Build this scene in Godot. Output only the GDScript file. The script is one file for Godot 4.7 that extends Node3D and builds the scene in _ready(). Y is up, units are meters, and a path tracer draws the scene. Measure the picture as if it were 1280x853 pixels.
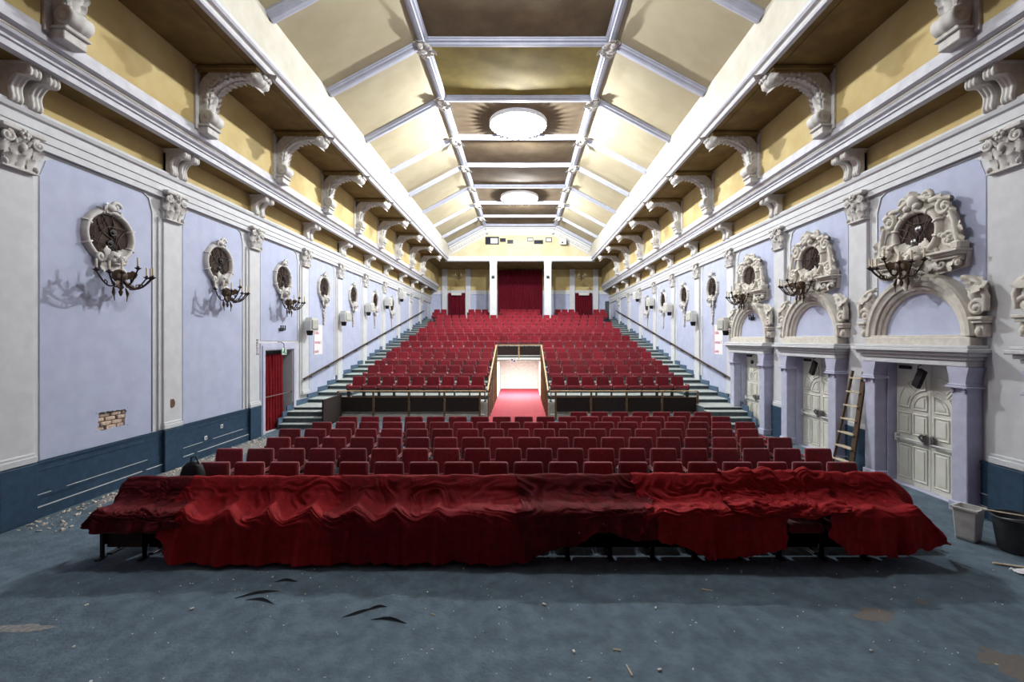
extends Node3D
# An old theatre hall seen from the stage: raked red seats, plaster walls, ribbed ceiling.

# ------------------------------------------------------------------ mesh builder
class MB:
	var v := PackedVector3Array()
	var n := PackedVector3Array()
	var ix := PackedInt32Array()
	var xf := Transform3D.IDENTITY
	func _tri(a: int, b: int, c: int):
		var nn := (v[c] - v[a]).cross(v[b] - v[a])
		n[a] += nn; n[b] += nn; n[c] += nn
		ix.append(a); ix.append(b); ix.append(c)
	func _add(p: Vector3) -> int:
		v.append(xf * p); n.append(Vector3.ZERO)
		return v.size() - 1
	func tri(a, b, c):
		_tri(_add(a), _add(b), _add(c))
	func quad(a, b, c, d):
		var i := _add(a); _add(b); _add(c); _add(d)
		_tri(i, i + 1, i + 2); _tri(i, i + 2, i + 3)
	func box(c: Vector3, s: Vector3):
		var h := s * 0.5
		var p := []
		for k in 8:
			p.append(c + Vector3(h.x if k & 1 else -h.x, h.y if k & 2 else -h.y, h.z if k & 4 else -h.z))
		quad(p[4], p[6], p[7], p[5]); quad(p[1], p[3], p[2], p[0]); quad(p[5], p[7], p[3], p[1])
		quad(p[0], p[2], p[6], p[4]); quad(p[6], p[2], p[3], p[7]); quad(p[0], p[4], p[5], p[1])
	func box2(a: Vector3, b: Vector3):
		box((a + b) * 0.5, (b - a).abs())
	# chamfered box
	func cbox(c: Vector3, s: Vector3, r: float):
		var h := s * 0.5
		r = min(r, min(h.x, min(h.y, h.z)) * 0.95)
		var i := h - Vector3(r, r, r)
		for ax in 3:
			for sg in [-1.0, 1.0]:
				var u := (ax + 1) % 3
				var w := (ax + 2) % 3
				var q := []
				for e in [[-1, -1], [-1, 1], [1, 1], [1, -1]]:
					var p := Vector3.ZERO
					p[ax] = sg * h[ax]; p[u] = e[0] * i[u]; p[w] = e[1] * i[w]
					q.append(c + p)
				if sg > 0: quad(q[0], q[1], q[2], q[3])
				else: quad(q[3], q[2], q[1], q[0])
		for ax in 3:
			var u := (ax + 1) % 3
			var w := (ax + 2) % 3
			for e in [[-1, -1], [-1, 1], [1, 1], [1, -1]]:
				var q := []
				for t in [[-1, 0], [1, 0], [1, 1], [-1, 1]]:
					var p := Vector3.ZERO
					p[ax] = t[0] * i[ax]
					p[u] = e[0] * (h[u] if t[1] == 0 else i[u])
					p[w] = e[1] * (i[w] if t[1] == 0 else h[w])
					q.append(c + p)
				if e[0] * e[1] > 0: quad(q[0], q[1], q[2], q[3])
				else: quad(q[3], q[2], q[1], q[0])
		for sx in [-1, 1]:
			for sy in [-1, 1]:
				for sz in [-1, 1]:
					var a := c + Vector3(sx * h.x, sy * i.y, sz * i.z)
					var b := c + Vector3(sx * i.x, sy * h.y, sz * i.z)
					var d := c + Vector3(sx * i.x, sy * i.y, sz * h.z)
					if sx * sy * sz > 0: tri(a, d, b)
					else: tri(a, b, d)
	# smooth patch from rows of points
	func grid(rows: Array, wrap_u := false, wrap_v := false, flip := false):
		var nr := rows.size()
		var nc: int = rows[0].size()
		var b := v.size()
		for r in rows:
			for p in r: _add(p)
		for i in (nr if wrap_v else nr - 1):
			for j in (nc if wrap_u else nc - 1):
				var i2 := (i + 1) % nr
				var j2 := (j + 1) % nc
				var p0 := b + i * nc + j
				var p1 := b + i * nc + j2
				var p2 := b + i2 * nc + j2
				var p3 := b + i2 * nc + j
				if flip: _tri(p0, p2, p1); _tri(p0, p3, p2)
				else: _tri(p0, p1, p2); _tri(p0, p2, p3)
	func lathe(prof: Array, seg: int, t := Transform3D.IDENTITY):   # prof: Vector2(radius, height)
		var rows := []
		for p in prof:
			var r := []
			for k in seg:
				var a := TAU * k / seg
				r.append(t * Vector3(p.x * cos(a), p.y, p.x * sin(a)))
			rows.append(r)
		grid(rows, true, false, true)
	func tube(path: Array, rad, sides := 6):
		var rows := []
		var m := path.size()
		var up := Vector3(0.13, 0.96, 0.24)
		for i in m:
			var d: Vector3 = (path[min(i + 1, m - 1)] - path[max(i - 1, 0)]).normalized()
			var s := d.cross(up)
			if s.length() < 0.05: s = d.cross(Vector3(1, 0.1, 0))
			s = s.normalized()
			up = s.cross(d).normalized()
			var r: float = rad[i] if rad is Array else rad
			var q := []
			for k in sides:
				var a := TAU * k / sides
				q.append(path[i] + (s * cos(a) + up * sin(a)) * r)
			rows.append(q)
		var pa := []
		var pb := []
		for k in sides: pa.append(path[0]); pb.append(path[m - 1])
		rows.insert(0, pa); rows.append(pb)
		grid(rows, true, false, false)
	func ell(c: Vector3, r: Vector3, bs := Basis.IDENTITY, su := 8, sv := 5):
		var rows := []
		for i in sv + 1:
			var t := PI * i / sv
			var q := []
			for k in su:
				var a := TAU * k / su
				q.append(c + bs * Vector3(r.x * sin(t) * cos(a), r.y * cos(t), r.z * sin(t) * sin(a)))
			rows.append(q)
		grid(rows, true, false, false)
	# 2D polyline (x,y) extruded along z from z0 to z1, flat shaded
	func sweep(prof: Array, z0: float, z1: float, closed := false):
		var m := prof.size()
		for i in (m if closed else m - 1):
			var a: Vector2 = prof[i]
			var b: Vector2 = prof[(i + 1) % m]
			quad(Vector3(a.x, a.y, z0), Vector3(b.x, b.y, z0), Vector3(b.x, b.y, z1), Vector3(a.x, a.y, z1))
	func cap(poly: Array, z: float, flip := false):
		var pp := PackedVector2Array(poly)
		var t := Geometry2D.triangulate_polygon(pp)
		for i in range(0, t.size(), 3):
			var a := pp[t[i]]; var b := pp[t[i + 1]]; var c := pp[t[i + 2]]
			if ((b - a).cross(c - a) > 0) == flip: tri(Vector3(a.x, a.y, z), Vector3(b.x, b.y, z), Vector3(c.x, c.y, z))
			else: tri(Vector3(a.x, a.y, z), Vector3(c.x, c.y, z), Vector3(b.x, b.y, z))
	func prism(poly: Array, z0: float, z1: float):
		var area := 0.0
		for i in poly.size(): area += poly[i].cross(poly[(i + 1) % poly.size()])
		var pl := poly.duplicate()
		if area < 0: pl.reverse()
		sweep(pl, z0, z1, true)
		cap(pl, z1, false); cap(pl, z0, true)
	func strip_frame(c: Vector3, w: float, h: float, t: float, dep: float):   # a picture-frame moulding in xy
		box(c + Vector3(0, h / 2 - t / 2, 0), Vector3(w, t, dep)); box(c - Vector3(0, h / 2 - t / 2, 0), Vector3(w, t, dep))
		box(c + Vector3(w / 2 - t / 2, 0, 0), Vector3(t, h - 2 * t, dep)); box(c - Vector3(w / 2 - t / 2, 0, 0), Vector3(t, h - 2 * t, dep))
	func spiral(c: Vector3, r0: float, turns: float, th: float, bx: Vector3, by: Vector3, start := 0.0, lead: Array = []):
		var pts := lead.duplicate()
		var rr := []
		for i in lead.size(): rr.append(th)
		var m := int(turns * 12)
		for i in m + 1:
			var t := float(i) / m
			var a := start + TAU * turns * t
			pts.append(c + (bx * cos(a) + by * sin(a)) * r0 * (1.0 - 0.82 * t))
			rr.append(th * (1.0 - 0.45 * t))
		tube(pts, rr, 6)
		ell(c, Vector3.ONE * th * 1.25, Basis.IDENTITY, 6, 4)
	# curled acanthus leaf: from p, growing along dir, outward nrm
	func leaf(p: Vector3, dir: Vector3, nrm: Vector3, ln: float, w: float, curl := 0.5):
		var s := dir.cross(nrm).normalized()
		var rows := []
		for i in 7:
			var t := i / 6.0
			var a := curl * 2.6 * t * t
			var q: Vector3 = p + dir * ln * (t - 0.25 * curl * t * t * t) + nrm * ln * curl * 0.42 * t * t - dir * ln * curl * 0.22 * max(0.0, t - 0.65)
			var ww := w * 0.5 * (0.55 + 0.6 * sin(PI * (0.12 + 0.8 * t))) * (1.0 if i < 6 else 0.35) * (1.0 + 0.16 * (1 if i % 2 == 0 else -1))
			var up := (nrm * cos(a * 0.5) - dir * sin(a * 0.5))
			var r := []
			for k in [-1.0, -0.55, 0.0, 0.55, 1.0]:
				r.append(q + s * ww * k + up * (w * 0.16 * (1.0 - k * k) - w * 0.05 * (1.0 if abs(k) == 0.55 else 0.0)))
			rows.append(r)
		grid(rows)
	func mesh(m: Material = null) -> ArrayMesh:
		var nn := PackedVector3Array()
		nn.resize(n.size())
		for i in n.size(): nn[i] = n[i].normalized() if n[i].length_squared() > 1e-20 else Vector3.UP
		var arr := []
		arr.resize(Mesh.ARRAY_MAX)
		arr[Mesh.ARRAY_VERTEX] = v; arr[Mesh.ARRAY_NORMAL] = nn; arr[Mesh.ARRAY_INDEX] = ix
		var am := ArrayMesh.new()
		am.add_surface_from_arrays(Mesh.PRIMITIVE_TRIANGLES, arr)
		if m: am.surface_set_material(0, m)
		return am

# ------------------------------------------------------------------ hall dimensions (metres)
const HW := 7.1          # half width of the hall at the walls
const BAY0 := 3.58       # depth of the first pilaster axis
const BAY := 2.88
const ZB := 36.0         # depth of the rear wall
const ZG := 32.0         # depth of the rear gable
const ZF := -3.0         # the hall closes three metres behind the camera
const UW := 6.42         # upper wall, half distance
const BE := 5.03         # inner face of the ceiling beam
const FL := 2.5          # half width of the flat ceiling strip
const TR0 := 15.35       # first seating step
const RUN := 0.78
const RISE := 0.147
const TB := 0.53          # height of the first seating step
const PITCH := 0.515
var M := {}
var counts := {}
var rng := RandomNumberGenerator.new()

func nm(base: String) -> String:
	var k: int = counts.get(base, 0)
	counts[base] = k + 1
	return base if k == 0 else "%s_%03d" % [base, k]
func thing(called: String, label := "", cat := "", group := "", kind := "") -> Node3D:
	var o := Node3D.new()
	o.name = nm(called)
	add_child(o)
	meta(o, label, cat, group, kind)
	return o
func meta(o: Node, label := "", cat := "", group := "", kind := ""):
	if label: o.set_meta("label", label)
	if cat: o.set_meta("category", cat)
	if group: o.set_meta("group", group)
	if kind: o.set_meta("kind", kind)
func part(parent: Node, called: String, m, mat: Material = null, at := Vector3.ZERO, label := "") -> MeshInstance3D:
	var o := MeshInstance3D.new()
	o.name = called
	o.mesh = m.mesh() if m is MB else m
	if mat: o.material_override = mat
	o.position = at
	parent.add_child(o, true)
	if label: o.set_meta("label", label)
	return o
func solo(called: String, m, mat: Material, label: String, cat: String, group := "", kind := "") -> MeshInstance3D:
	var o := MeshInstance3D.new()
	o.name = nm(called)
	o.mesh = m.mesh() if m is MB else m
	o.material_override = mat
	add_child(o)
	meta(o, label, cat, group, kind)
	return o
func copy(src: Node3D, label := "", group := "") -> Node3D:
	var o: Node3D = src.duplicate()
	o.name = nm(String(src.name))
	add_child(o)
	if label: o.set_meta("label", label)
	if group: o.set_meta("group", group)
	return o
# local +z looks into the hall from a side wall; side -1 = wall_left, +1 = wall_right
func on_wall(o: Node3D, side: int, d: float, y: float, half := HW):
	o.position = Vector3(side * half, y, -d)
	o.rotation.y = -side * PI / 2

func mat(c: Color, rough := 0.8, c2 = null, freq := 3.0, scale := 1.0, bump := 0.0, oct := 4) -> StandardMaterial3D:
	var m := StandardMaterial3D.new()
	m.roughness = rough
	m.metallic_specular = 0.35
	if c2 == null:
		m.albedo_color = c
		return m
	var fn := FastNoiseLite.new()
	fn.noise_type = FastNoiseLite.TYPE_SIMPLEX_SMOOTH
	fn.seed = counts.get("_seed", 7)
	counts["_seed"] = fn.seed + 3
	fn.frequency = freq / 512.0
	fn.fractal_octaves = oct
	fn.fractal_gain = 0.6
	var g := Gradient.new()
	g.set_color(0, c); g.set_color(1, c2)
	g.set_offset(0, 0.22); g.set_offset(1, 0.78)
	var t := NoiseTexture2D.new()
	t.width = 512; t.height = 512; t.seamless = true
	t.noise = fn; t.color_ramp = g
	m.albedo_texture = t
	m.uv1_triplanar = true
	m.uv1_world_triplanar = true
	m.uv1_scale = Vector3.ONE * scale
	if bump > 0.0:
		var t2 := NoiseTexture2D.new()
		var f2 := fn.duplicate()
		f2.frequency = freq * 6.0 / 512.0
		t2.width = 512; t2.height = 512; t2.seamless = true
		t2.noise = f2; t2.as_normal_map = true; t2.bump_strength = 4.0
		m.normal_enabled = true
		m.normal_texture = t2
		m.normal_scale = bump
	return m
func rgb(r: int, g: int, b: int) -> Color:
	return Color(r / 255.0, g / 255.0, b / 255.0)
func bayd(k: float) -> float:
	return BAY0 + BAY * k

func make_materials():
	M.lav = mat(rgb(184, 191, 214), 0.75, rgb(176, 183, 208), 5.0, 0.35)
	M.white = mat(rgb(209, 211, 213), 0.7, rgb(200, 202, 205), 6.0, 0.4)
	M.orn = mat(rgb(208, 206, 202), 0.72, rgb(192, 189, 184), 7.0, 0.9)
	M.ornr = mat(rgb(212, 208, 199), 0.72, rgb(196, 191, 180), 7.0, 0.9)
	M.cornice = mat(rgb(206, 207, 213), 0.6, rgb(190, 191, 199), 7.0, 0.4)
	M.dado = mat(rgb(48, 72, 94), 0.6, rgb(38, 60, 80), 7.0, 0.7)
	M.dadoline = mat(rgb(190, 190, 188), 0.7)
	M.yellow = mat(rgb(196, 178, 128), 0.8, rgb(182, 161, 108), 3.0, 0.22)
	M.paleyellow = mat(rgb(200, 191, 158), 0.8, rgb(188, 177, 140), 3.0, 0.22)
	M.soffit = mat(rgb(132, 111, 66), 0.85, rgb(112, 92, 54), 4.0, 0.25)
	M.cream = mat(rgb(194, 190, 178), 0.75, rgb(182, 177, 162), 4.0, 0.25)
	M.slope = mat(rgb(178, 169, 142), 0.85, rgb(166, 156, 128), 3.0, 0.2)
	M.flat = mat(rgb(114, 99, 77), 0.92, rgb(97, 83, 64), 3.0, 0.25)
	M.olive = mat(rgb(132, 116, 56), 0.9, rgb(112, 98, 46), 3.0, 0.25)
	M.rib = mat(rgb(184, 188, 202), 0.6, rgb(170, 174, 190), 6.0, 0.4)
	M.velvet = mat(rgb(126, 16, 34), 0.9, rgb(100, 9, 25), 10.0, 1.2)
	M.velvet2 = mat(rgb(136, 20, 38), 0.9, rgb(110, 11, 28), 10.0, 1.2)
	M.velvet3 = mat(rgb(118, 12, 30), 0.9, rgb(94, 8, 22), 10.0, 1.2)
	for k in ["velvet", "velvet2", "velvet3"]:
		M[k].rim_enabled = true; M[k].rim = 0.8; M[k].rim_tint = 0.7
	M.cloth = mat(rgb(150, 22, 28), 0.85, rgb(128, 14, 22), 6.0, 1.0, 0.25)
	M.cloth2 = mat(rgb(124, 14, 24), 0.85, rgb(102, 9, 18), 6.0, 1.0, 0.25)
	M.cloth3 = mat(rgb(96, 10, 20), 0.88, rgb(74, 6, 14), 6.0, 1.0, 0.25)
	M.kick = mat(rgb(66, 50, 46), 0.8, rgb(52, 40, 37), 8.0, 1.5)
	M.black = mat(rgb(40, 38, 38), 0.6)
	M.metal = mat(rgb(44, 42, 44), 0.45)
	M.metal.metallic = 0.6
	M.carpet = mat(rgb(93, 110, 122), 0.92, rgb(76, 91, 102), 7.0, 0.45, 0.35, 5)
	M.redcarpet = mat(rgb(150, 48, 60), 0.9, rgb(134, 38, 50), 6.0, 0.8, 0.3)
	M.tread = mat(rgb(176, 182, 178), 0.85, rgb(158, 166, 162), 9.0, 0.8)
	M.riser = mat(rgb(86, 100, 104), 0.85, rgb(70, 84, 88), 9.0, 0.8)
	M.stringer = mat(rgb(84, 106, 128), 0.7, rgb(70, 92, 114), 7.0, 0.8)
	M.barrier = mat(rgb(50, 40, 37), 0.85, rgb(38, 30, 28), 14.0, 1.0)
	M.brass = mat(rgb(140, 112, 76), 0.4, rgb(104, 80, 54), 8.0, 1.0)
	M.brass.metallic = 0.35
	M.railwood = mat(rgb(196, 168, 128), 0.5, rgb(166, 136, 98), 8.0, 1.0)
	M.door = mat(rgb(220, 220, 210), 0.55, rgb(210, 210, 198), 5.0, 0.6)
	M.chrome = mat(rgb(150, 150, 150), 0.3)
	M.chrome.metallic = 0.9
	M.jamb = mat(rgb(190, 192, 212), 0.65, rgb(178, 180, 202), 6.0, 0.6)
	M.dark = mat(rgb(66, 50, 43), 0.85, rgb(48, 36, 31), 9.0, 1.5)
	M.iron = mat(rgb(70, 54, 44), 0.5, rgb(44, 34, 29), 12.0, 3.0)
	M.candle = mat(rgb(224, 212, 186), 0.6)
	M.gilt = mat(rgb(112, 94, 74), 0.55, rgb(78, 64, 50), 12.0, 3.0)
	M.wood = mat(rgb(98, 78, 58), 0.75, rgb(66, 52, 40), 9.0, 1.5)
	M.woodpale = mat(rgb(206, 194, 172), 0.75, rgb(180, 166, 142), 9.0, 1.5)
	M.plastic = mat(rgb(214, 214, 212), 0.45, rgb(190, 190, 188), 4.0, 1.2)
	M.rubber = mat(rgb(64, 70, 74), 0.6, rgb(48, 53, 57), 5.0, 1.2)
	M.speaker = mat(rgb(214, 214, 208), 0.6)
	M.paper = mat(rgb(232, 232, 236), 0.7)
	M.ink = mat(rgb(190, 60, 90), 0.7)
	M.inkdark = mat(rgb(60, 50, 60), 0.7)
	M.curtain = mat(rgb(128, 14, 26), 0.9, rgb(104, 9, 20), 5.0, 1.2)
	M.curtain2 = mat(rgb(108, 12, 34), 0.9, rgb(88, 8, 26), 5.0, 1.2)
	M.bag = mat(rgb(26, 30, 30), 0.6, rgb(16, 18, 19), 8.0, 2.0)
	M.brick = mat(rgb(178, 148, 124), 0.9, rgb(216, 206, 194), 10.0, 2.0)
	M.mortar = mat(rgb(82, 52, 38), 0.95, rgb(128, 104, 86), 14.0, 3.0)
	M.rubble = mat(rgb(208, 200, 188), 0.9, rgb(180, 168, 152), 9.0, 2.0)
	M.chip = mat(rgb(222, 222, 218), 0.85)
	M.rust = mat(rgb(114, 102, 90), 0.95, rgb(98, 100, 102), 12.0, 2.0)
	M.dust = mat(rgb(150, 146, 140), 0.95, rgb(112, 116, 120), 14.0, 1.5)
	M.flap = mat(rgb(40, 45, 50), 0.95)
	M.glassdark = mat(rgb(34, 37, 46), 0.15)
	M.concrete = mat(rgb(196, 198, 190), 0.85, rgb(176, 178, 170), 8.0, 0.8)
	M.glow = mat(rgb(255, 252, 244), 0.5)
	M.glow.emission_enabled = true
	M.glow.emission = rgb(255, 250, 240)
	M.glow.emission_energy_multiplier = 3.0
	M.exit = mat(rgb(190, 222, 206), 0.4)
	M.exitmark = mat(rgb(24, 44, 42), 0.4)

func setup():
	var cam := Camera3D.new()
	cam.name = "camera"
	cam.near = 0.1; cam.far = 120.0
	cam.projection = Camera3D.PROJECTION_FRUSTUM
	cam.size = 2.0 * cam.near * 426.5 / 569.0
	cam.frustum_offset = Vector2(-12.4, -2.5) / 569.0 * cam.near
	add_child(cam)
	cam.position = Vector3(0.137, 2.67, 0)
	cam.current = true
	var we := WorldEnvironment.new()
	we.name = "world_environment"
	var e := Environment.new()
	e.background_mode = Environment.BG_COLOR
	e.background_color = Color.BLACK
	e.ambient_light_source = Environment.AMBIENT_SOURCE_DISABLED
	e.tonemap_mode = Environment.TONE_MAPPER_LINEAR
	e.tonemap_exposure = EXPOSURE
	e.sdfgi_enabled = true; e.ssao_enabled = true; e.ssil_enabled = true
	we.environment = e
	add_child(we)
const EXPOSURE := 1.42
const LAMP := 60.0

# ------------------------------------------------------------------ ornament meshes (local: x along wall, y up, z out)
func capital_mesh() -> ArrayMesh:
	var m := MB.new()
	var w := 0.46
	m.box(Vector3(0, 0.27, 0.03), Vector3(w * 0.86, 0.5, 0.1))
	m.box(Vector3(0, 0.015, 0.045), Vector3(w + 0.02, 0.03, 0.13))
	m.cbox(Vector3(0, 0.55, 0.07), Vector3(w + 0.12, 0.06, 0.2), 0.012)
	m.cbox(Vector3(0, 0.515, 0.06), Vector3(w + 0.06, 0.03, 0.16), 0.01)
	for s in [-1.0, 1.0]:
		m.spiral(Vector3(s * 0.2, 0.42, 0.13), 0.085, 1.7, 0.026, Vector3(s, 0, 0), Vector3(0, 1, 0), PI * 0.5, [Vector3(s * 0.05, 0.3, 0.09), Vector3(s * 0.1, 0.42, 0.12)])
		m.leaf(Vector3(s * 0.13, 0.03, 0.08), Vector3.UP, Vector3(s * 0.3, 0, 0.95), 0.22, 0.13, 0.7)
		m.leaf(Vector3(s * 0.2, 0.2, 0.08), Vector3(s * 0.3, 0.95, 0), Vector3(s * 0.3, 0, 0.95), 0.2, 0.13, 0.8)
		m.leaf(Vector3(s * 0.08, 0.2, 0.09), Vector3.UP, Vector3(0, 0, 1), 0.2, 0.11, 0.7)
		m.ell(Vector3(s * 0.2, 0.06, 0.09), Vector3(0.03, 0.05, 0.05))
	m.leaf(Vector3(0, 0.03, 0.09), Vector3.UP, Vector3(0, 0, 1), 0.24, 0.13, 0.7)
	m.ell(Vector3(0, 0.33, 0.12), Vector3(0.055, 0.07, 0.05))
	for k in 6:
		var a := TAU * k / 6
		m.ell(Vector3(cos(a) * 0.05, 0.5 + sin(a) * 0.05, 0.16), Vector3(0.032, 0.032, 0.03), Basis.IDENTITY, 6, 4)
	m.ell(Vector3(0, 0.5, 0.18), Vector3(0.03, 0.03, 0.03), Basis.IDENTITY, 6, 4)
	return m.mesh()

# one S-shaped fluted bracket, 0.2 wide, from the architrave (y=0) up to the soffit (y=h)
func bracket_mesh(h: float, dep: float) -> ArrayMesh:
	var m := MB.new()
	var c := Curve2D.new()
	c.add_point(Vector2(0.05, 0.0), Vector2.ZERO, Vector2(0.1, -0.05))
	c.add_point(Vector2(0.16, h * 0.2), Vector2(0.03, -0.08), Vector2(-0.02, 0.1))
	c.add_point(Vector2(dep * 0.52, h * 0.62), Vector2(-0.07, -0.08), Vector2(0.08, 0.08))
	c.add_point(Vector2(dep, h * 0.74), Vector2(-0.02, -0.11), Vector2(0.0, 0.09))
	c.add_point(Vector2(dep - 0.08, h), Vector2(0.06, 0.0), Vector2.ZERO)
	c.bake_interval = 0.035
	var pts := c.get_baked_points()
	var rows := []
	for p in pts:
		var q := []
		for k in 17:
			var t := k / 16.0
			q.append(Vector3(-0.1 + 0.2 * t, p.y, p.x + 0.018 * abs(sin(t * PI * 3.0)) - (0.02 if (k == 0 or k == 16) else 0.0)))
		rows.append(q)
	m.grid(rows, false, false, true)
	var poly := [Vector2(0, h), Vector2(0, 0)]
	for p in pts: poly.append(Vector2(p.x - 0.02, p.y))
	for s in [-0.1, 0.1]:
		var mm := MB.new()
		mm.xf = Transform3D(Basis(Vector3(0, 0, 1), Vector3(0, 1, 0), Vector3(-1, 0, 0)), Vector3(s, 0, 0))
		mm.cap(poly, 0.0, s > 0)
		var b := m.v.size()
		m.v.append_array(mm.v); m.n.append_array(mm.n)
		for i in mm.ix: m.ix.append(i + b)
	m.box(Vector3(0, h - 0.015, dep * 0.5), Vector3(0.24, 0.03, dep + 0.04))
	return m.mesh()

# big console under the ceiling beam. local origin: foot on the cornice, z to the hall
func console_thing() -> Node3D:
	var t := thing("ceiling_bracket", "", "bracket")
	var top := 1.335
	var m := MB.new()
	m.cbox(Vector3(0, 0.07, 0.1), Vector3(0.34, 0.14, 0.24), 0.01)
	m.cbox(Vector3(0, 0.155, 0.115), Vector3(0.39, 0.035, 0.3), 0.01)
	m.cbox(Vector3(0, 0.19, 0.1), Vector3(0.32, 0.03, 0.3), 0.01)
	m.box(Vector3(0, 0.72, 0.01), Vector3(0.5, 1.3, 0.05))
	part(t, "base_block", m, M.orn)
	m = MB.new()
	var c := Curve2D.new()
	c.add_point(Vector2(0.12, 0.2), Vector2.ZERO, Vector2(0.06, 0.2))
	c.add_point(Vector2(0.19, 0.72), Vector2(-0.04, -0.2), Vector2(0.04, 0.22))
	c.add_point(Vector2(0.52, 1.12), Vector2(-0.2, -0.1), Vector2(0.2, 0.1))
	c.add_point(Vector2(1.12, 1.16), Vector2(-0.22, 0.04), Vector2(0.06, 0.0))
	c.bake_interval = 0.05
	var pts := c.get_baked_points()
	var rows := []
	var k := 0
	for p in pts:
		var d: Vector2 = (pts[min(k + 1, pts.size() - 1)] - pts[max(k - 1, 0)]).normalized()
		var nn := Vector2(d.y, -d.x)
		var q := []
		var f := float(k) / pts.size()
		var w := 0.14 + 0.03 * sin(f * PI)
		for e in [[-1.0, -0.22], [-1.0, 0.0], [-0.8, 0.035], [-0.4, 0.01], [0.0, 0.035], [0.4, 0.01], [0.8, 0.035], [1.0, 0.0], [1.0, -0.22]]:
			var o: Vector2 = p + nn * e[1]
			q.append(Vector3(e[0] * w, o.y, o.x))
		rows.append(q)
		k += 1
	m.grid(rows)
	# web between the curve and the wall and soffit
	var poly := []
	for p in pts: poly.append(Vector2(p.x - 0.05, p.y + 0.03))
	poly.append(Vector2(1.1, top - 0.09)); poly.append(Vector2(0.0, top - 0.09)); poly.append(Vector2(0.0, 0.22))
	var mm := MB.new()
	mm.xf = Transform3D(Basis(Vector3(0, 0, 1), Vector3(0, 1, 0), Vector3(-1, 0, 0)), Vector3.ZERO)
	mm.prism(poly, -0.11, 0.11)
	part(t, "web", mm, M.soffit)
	part(t, "curved_arm", m, M.orn)
	m = MB.new()
	for i in 9:
		var j := int((0.3 + 0.07 * i) * (pts.size() - 1))
		var d: Vector2 = (pts[j + 1] - pts[j]).normalized()
		var nn := Vector3(0, -d.x, d.y)
		for s in [-1.0, 1.0]:
			m.leaf(Vector3(s * 0.05, pts[j].y, pts[j].x) + nn * 0.035, (Vector3(s * 0.9, d.y, d.x)).normalized(), nn, 0.19, 0.085, 0.75)
			m.ell(Vector3(s * 0.165, pts[j].y, pts[j].x) + nn * 0.0, Vector3(0.03, 0.045, 0.045), Basis.IDENTITY, 6, 4)
	m.leaf(Vector3(0, 0.44, 0.2), Vector3(0, 1, 0.1).normalized(), Vector3(0, 0, 1), 0.42, 0.16, 0.35)
	for i in 4:
		for s in [-1.0, 1.0]:
			var y := 0.36 + 0.11 * i
			m.leaf(Vector3(s * 0.02, y, 0.17 + 0.04 * i * 0.4), Vector3(s * 0.55, 0.83, 0.1).normalized(), Vector3(0, 0, 1), 0.22, 0.1, 0.7)
	part(t, "acanthus_relief", m, M.orn)
	m = MB.new()
	var ax := Transform3D(Basis(Vector3(0, 1, 0), Vector3(1, 0, 0), Vector3(0, 0, 1)), Vector3(0, 0.34, 0.2))
	m.lathe([Vector2(0.0, -0.17), Vector2(0.045, -0.19), Vector2(0.065, -0.155), Vector2(0.1, -0.18), Vector2(0.14, -0.16), Vector2(0.125, -0.1), Vector2(0.15, -0.03), Vector2(0.15, 0.03), Vector2(0.125, 0.1), Vector2(0.14, 0.16), Vector2(0.1, 0.18), Vector2(0.065, 0.155), Vector2(0.045, 0.19), Vector2(0.0, 0.17)], 14, ax)
	part(t, "lower_volute", m, M.orn)
	m = MB.new()
	ax.origin = Vector3(0, 1.11, 1.17)
	m.lathe([Vector2(0.0, -0.27), Vector2(0.045, -0.27), Vector2(0.06, -0.235), Vector2(0.045, -0.2), Vector2(0.1, -0.18), Vector2(0.14, -0.12), Vector2(0.115, -0.06), Vector2(0.15, -0.02), Vector2(0.15, 0.02), Vector2(0.115, 0.06), Vector2(0.14, 0.12), Vector2(0.1, 0.18), Vector2(0.045, 0.2), Vector2(0.06, 0.235), Vector2(0.045, 0.27), Vector2(0.0, 0.27)], 14, ax)
	for i in 5:
		m.ell(Vector3(-0.1 + 0.05 * i, 1.16 + 0.03 * (i % 2), 1.32), Vector3(0.035, 0.05, 0.04), Basis.IDENTITY, 6, 4)
	m.leaf(Vector3(0, 1.18, 1.22), Vector3(0, 0.35, 0.93), Vector3(0, 0.93, -0.35), 0.24, 0.26, -0.5)
	m.leaf(Vector3(0, 1.0, 1.12), Vector3(0, -0.8, 0.5).normalized(), Vector3(0, 0.5, 0.85), 0.2, 0.22, 0.4)
	part(t, "upper_volute", m, M.orn)
	m = MB.new()
	m.cbox(Vector3(0, top - 0.05, 0.62), Vector3(0.5, 0.08, 1.26), 0.012)
	m.cbox(Vector3(0, top - 0.1, 0.6), Vector3(0.42, 0.05, 1.2), 0.012)
	part(t, "abacus", m, M.soffit)
	return t

func ring_pts(rx: float, ry: float, z: float, m: int, a0 := 0.0, a1 := TAU) -> Array:
	var r := []
	for k in m + 1:
		var a := a0 + (a1 - a0) * k / m
		r.append(Vector3(rx * cos(a), ry * sin(a), z))
	return r

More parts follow.
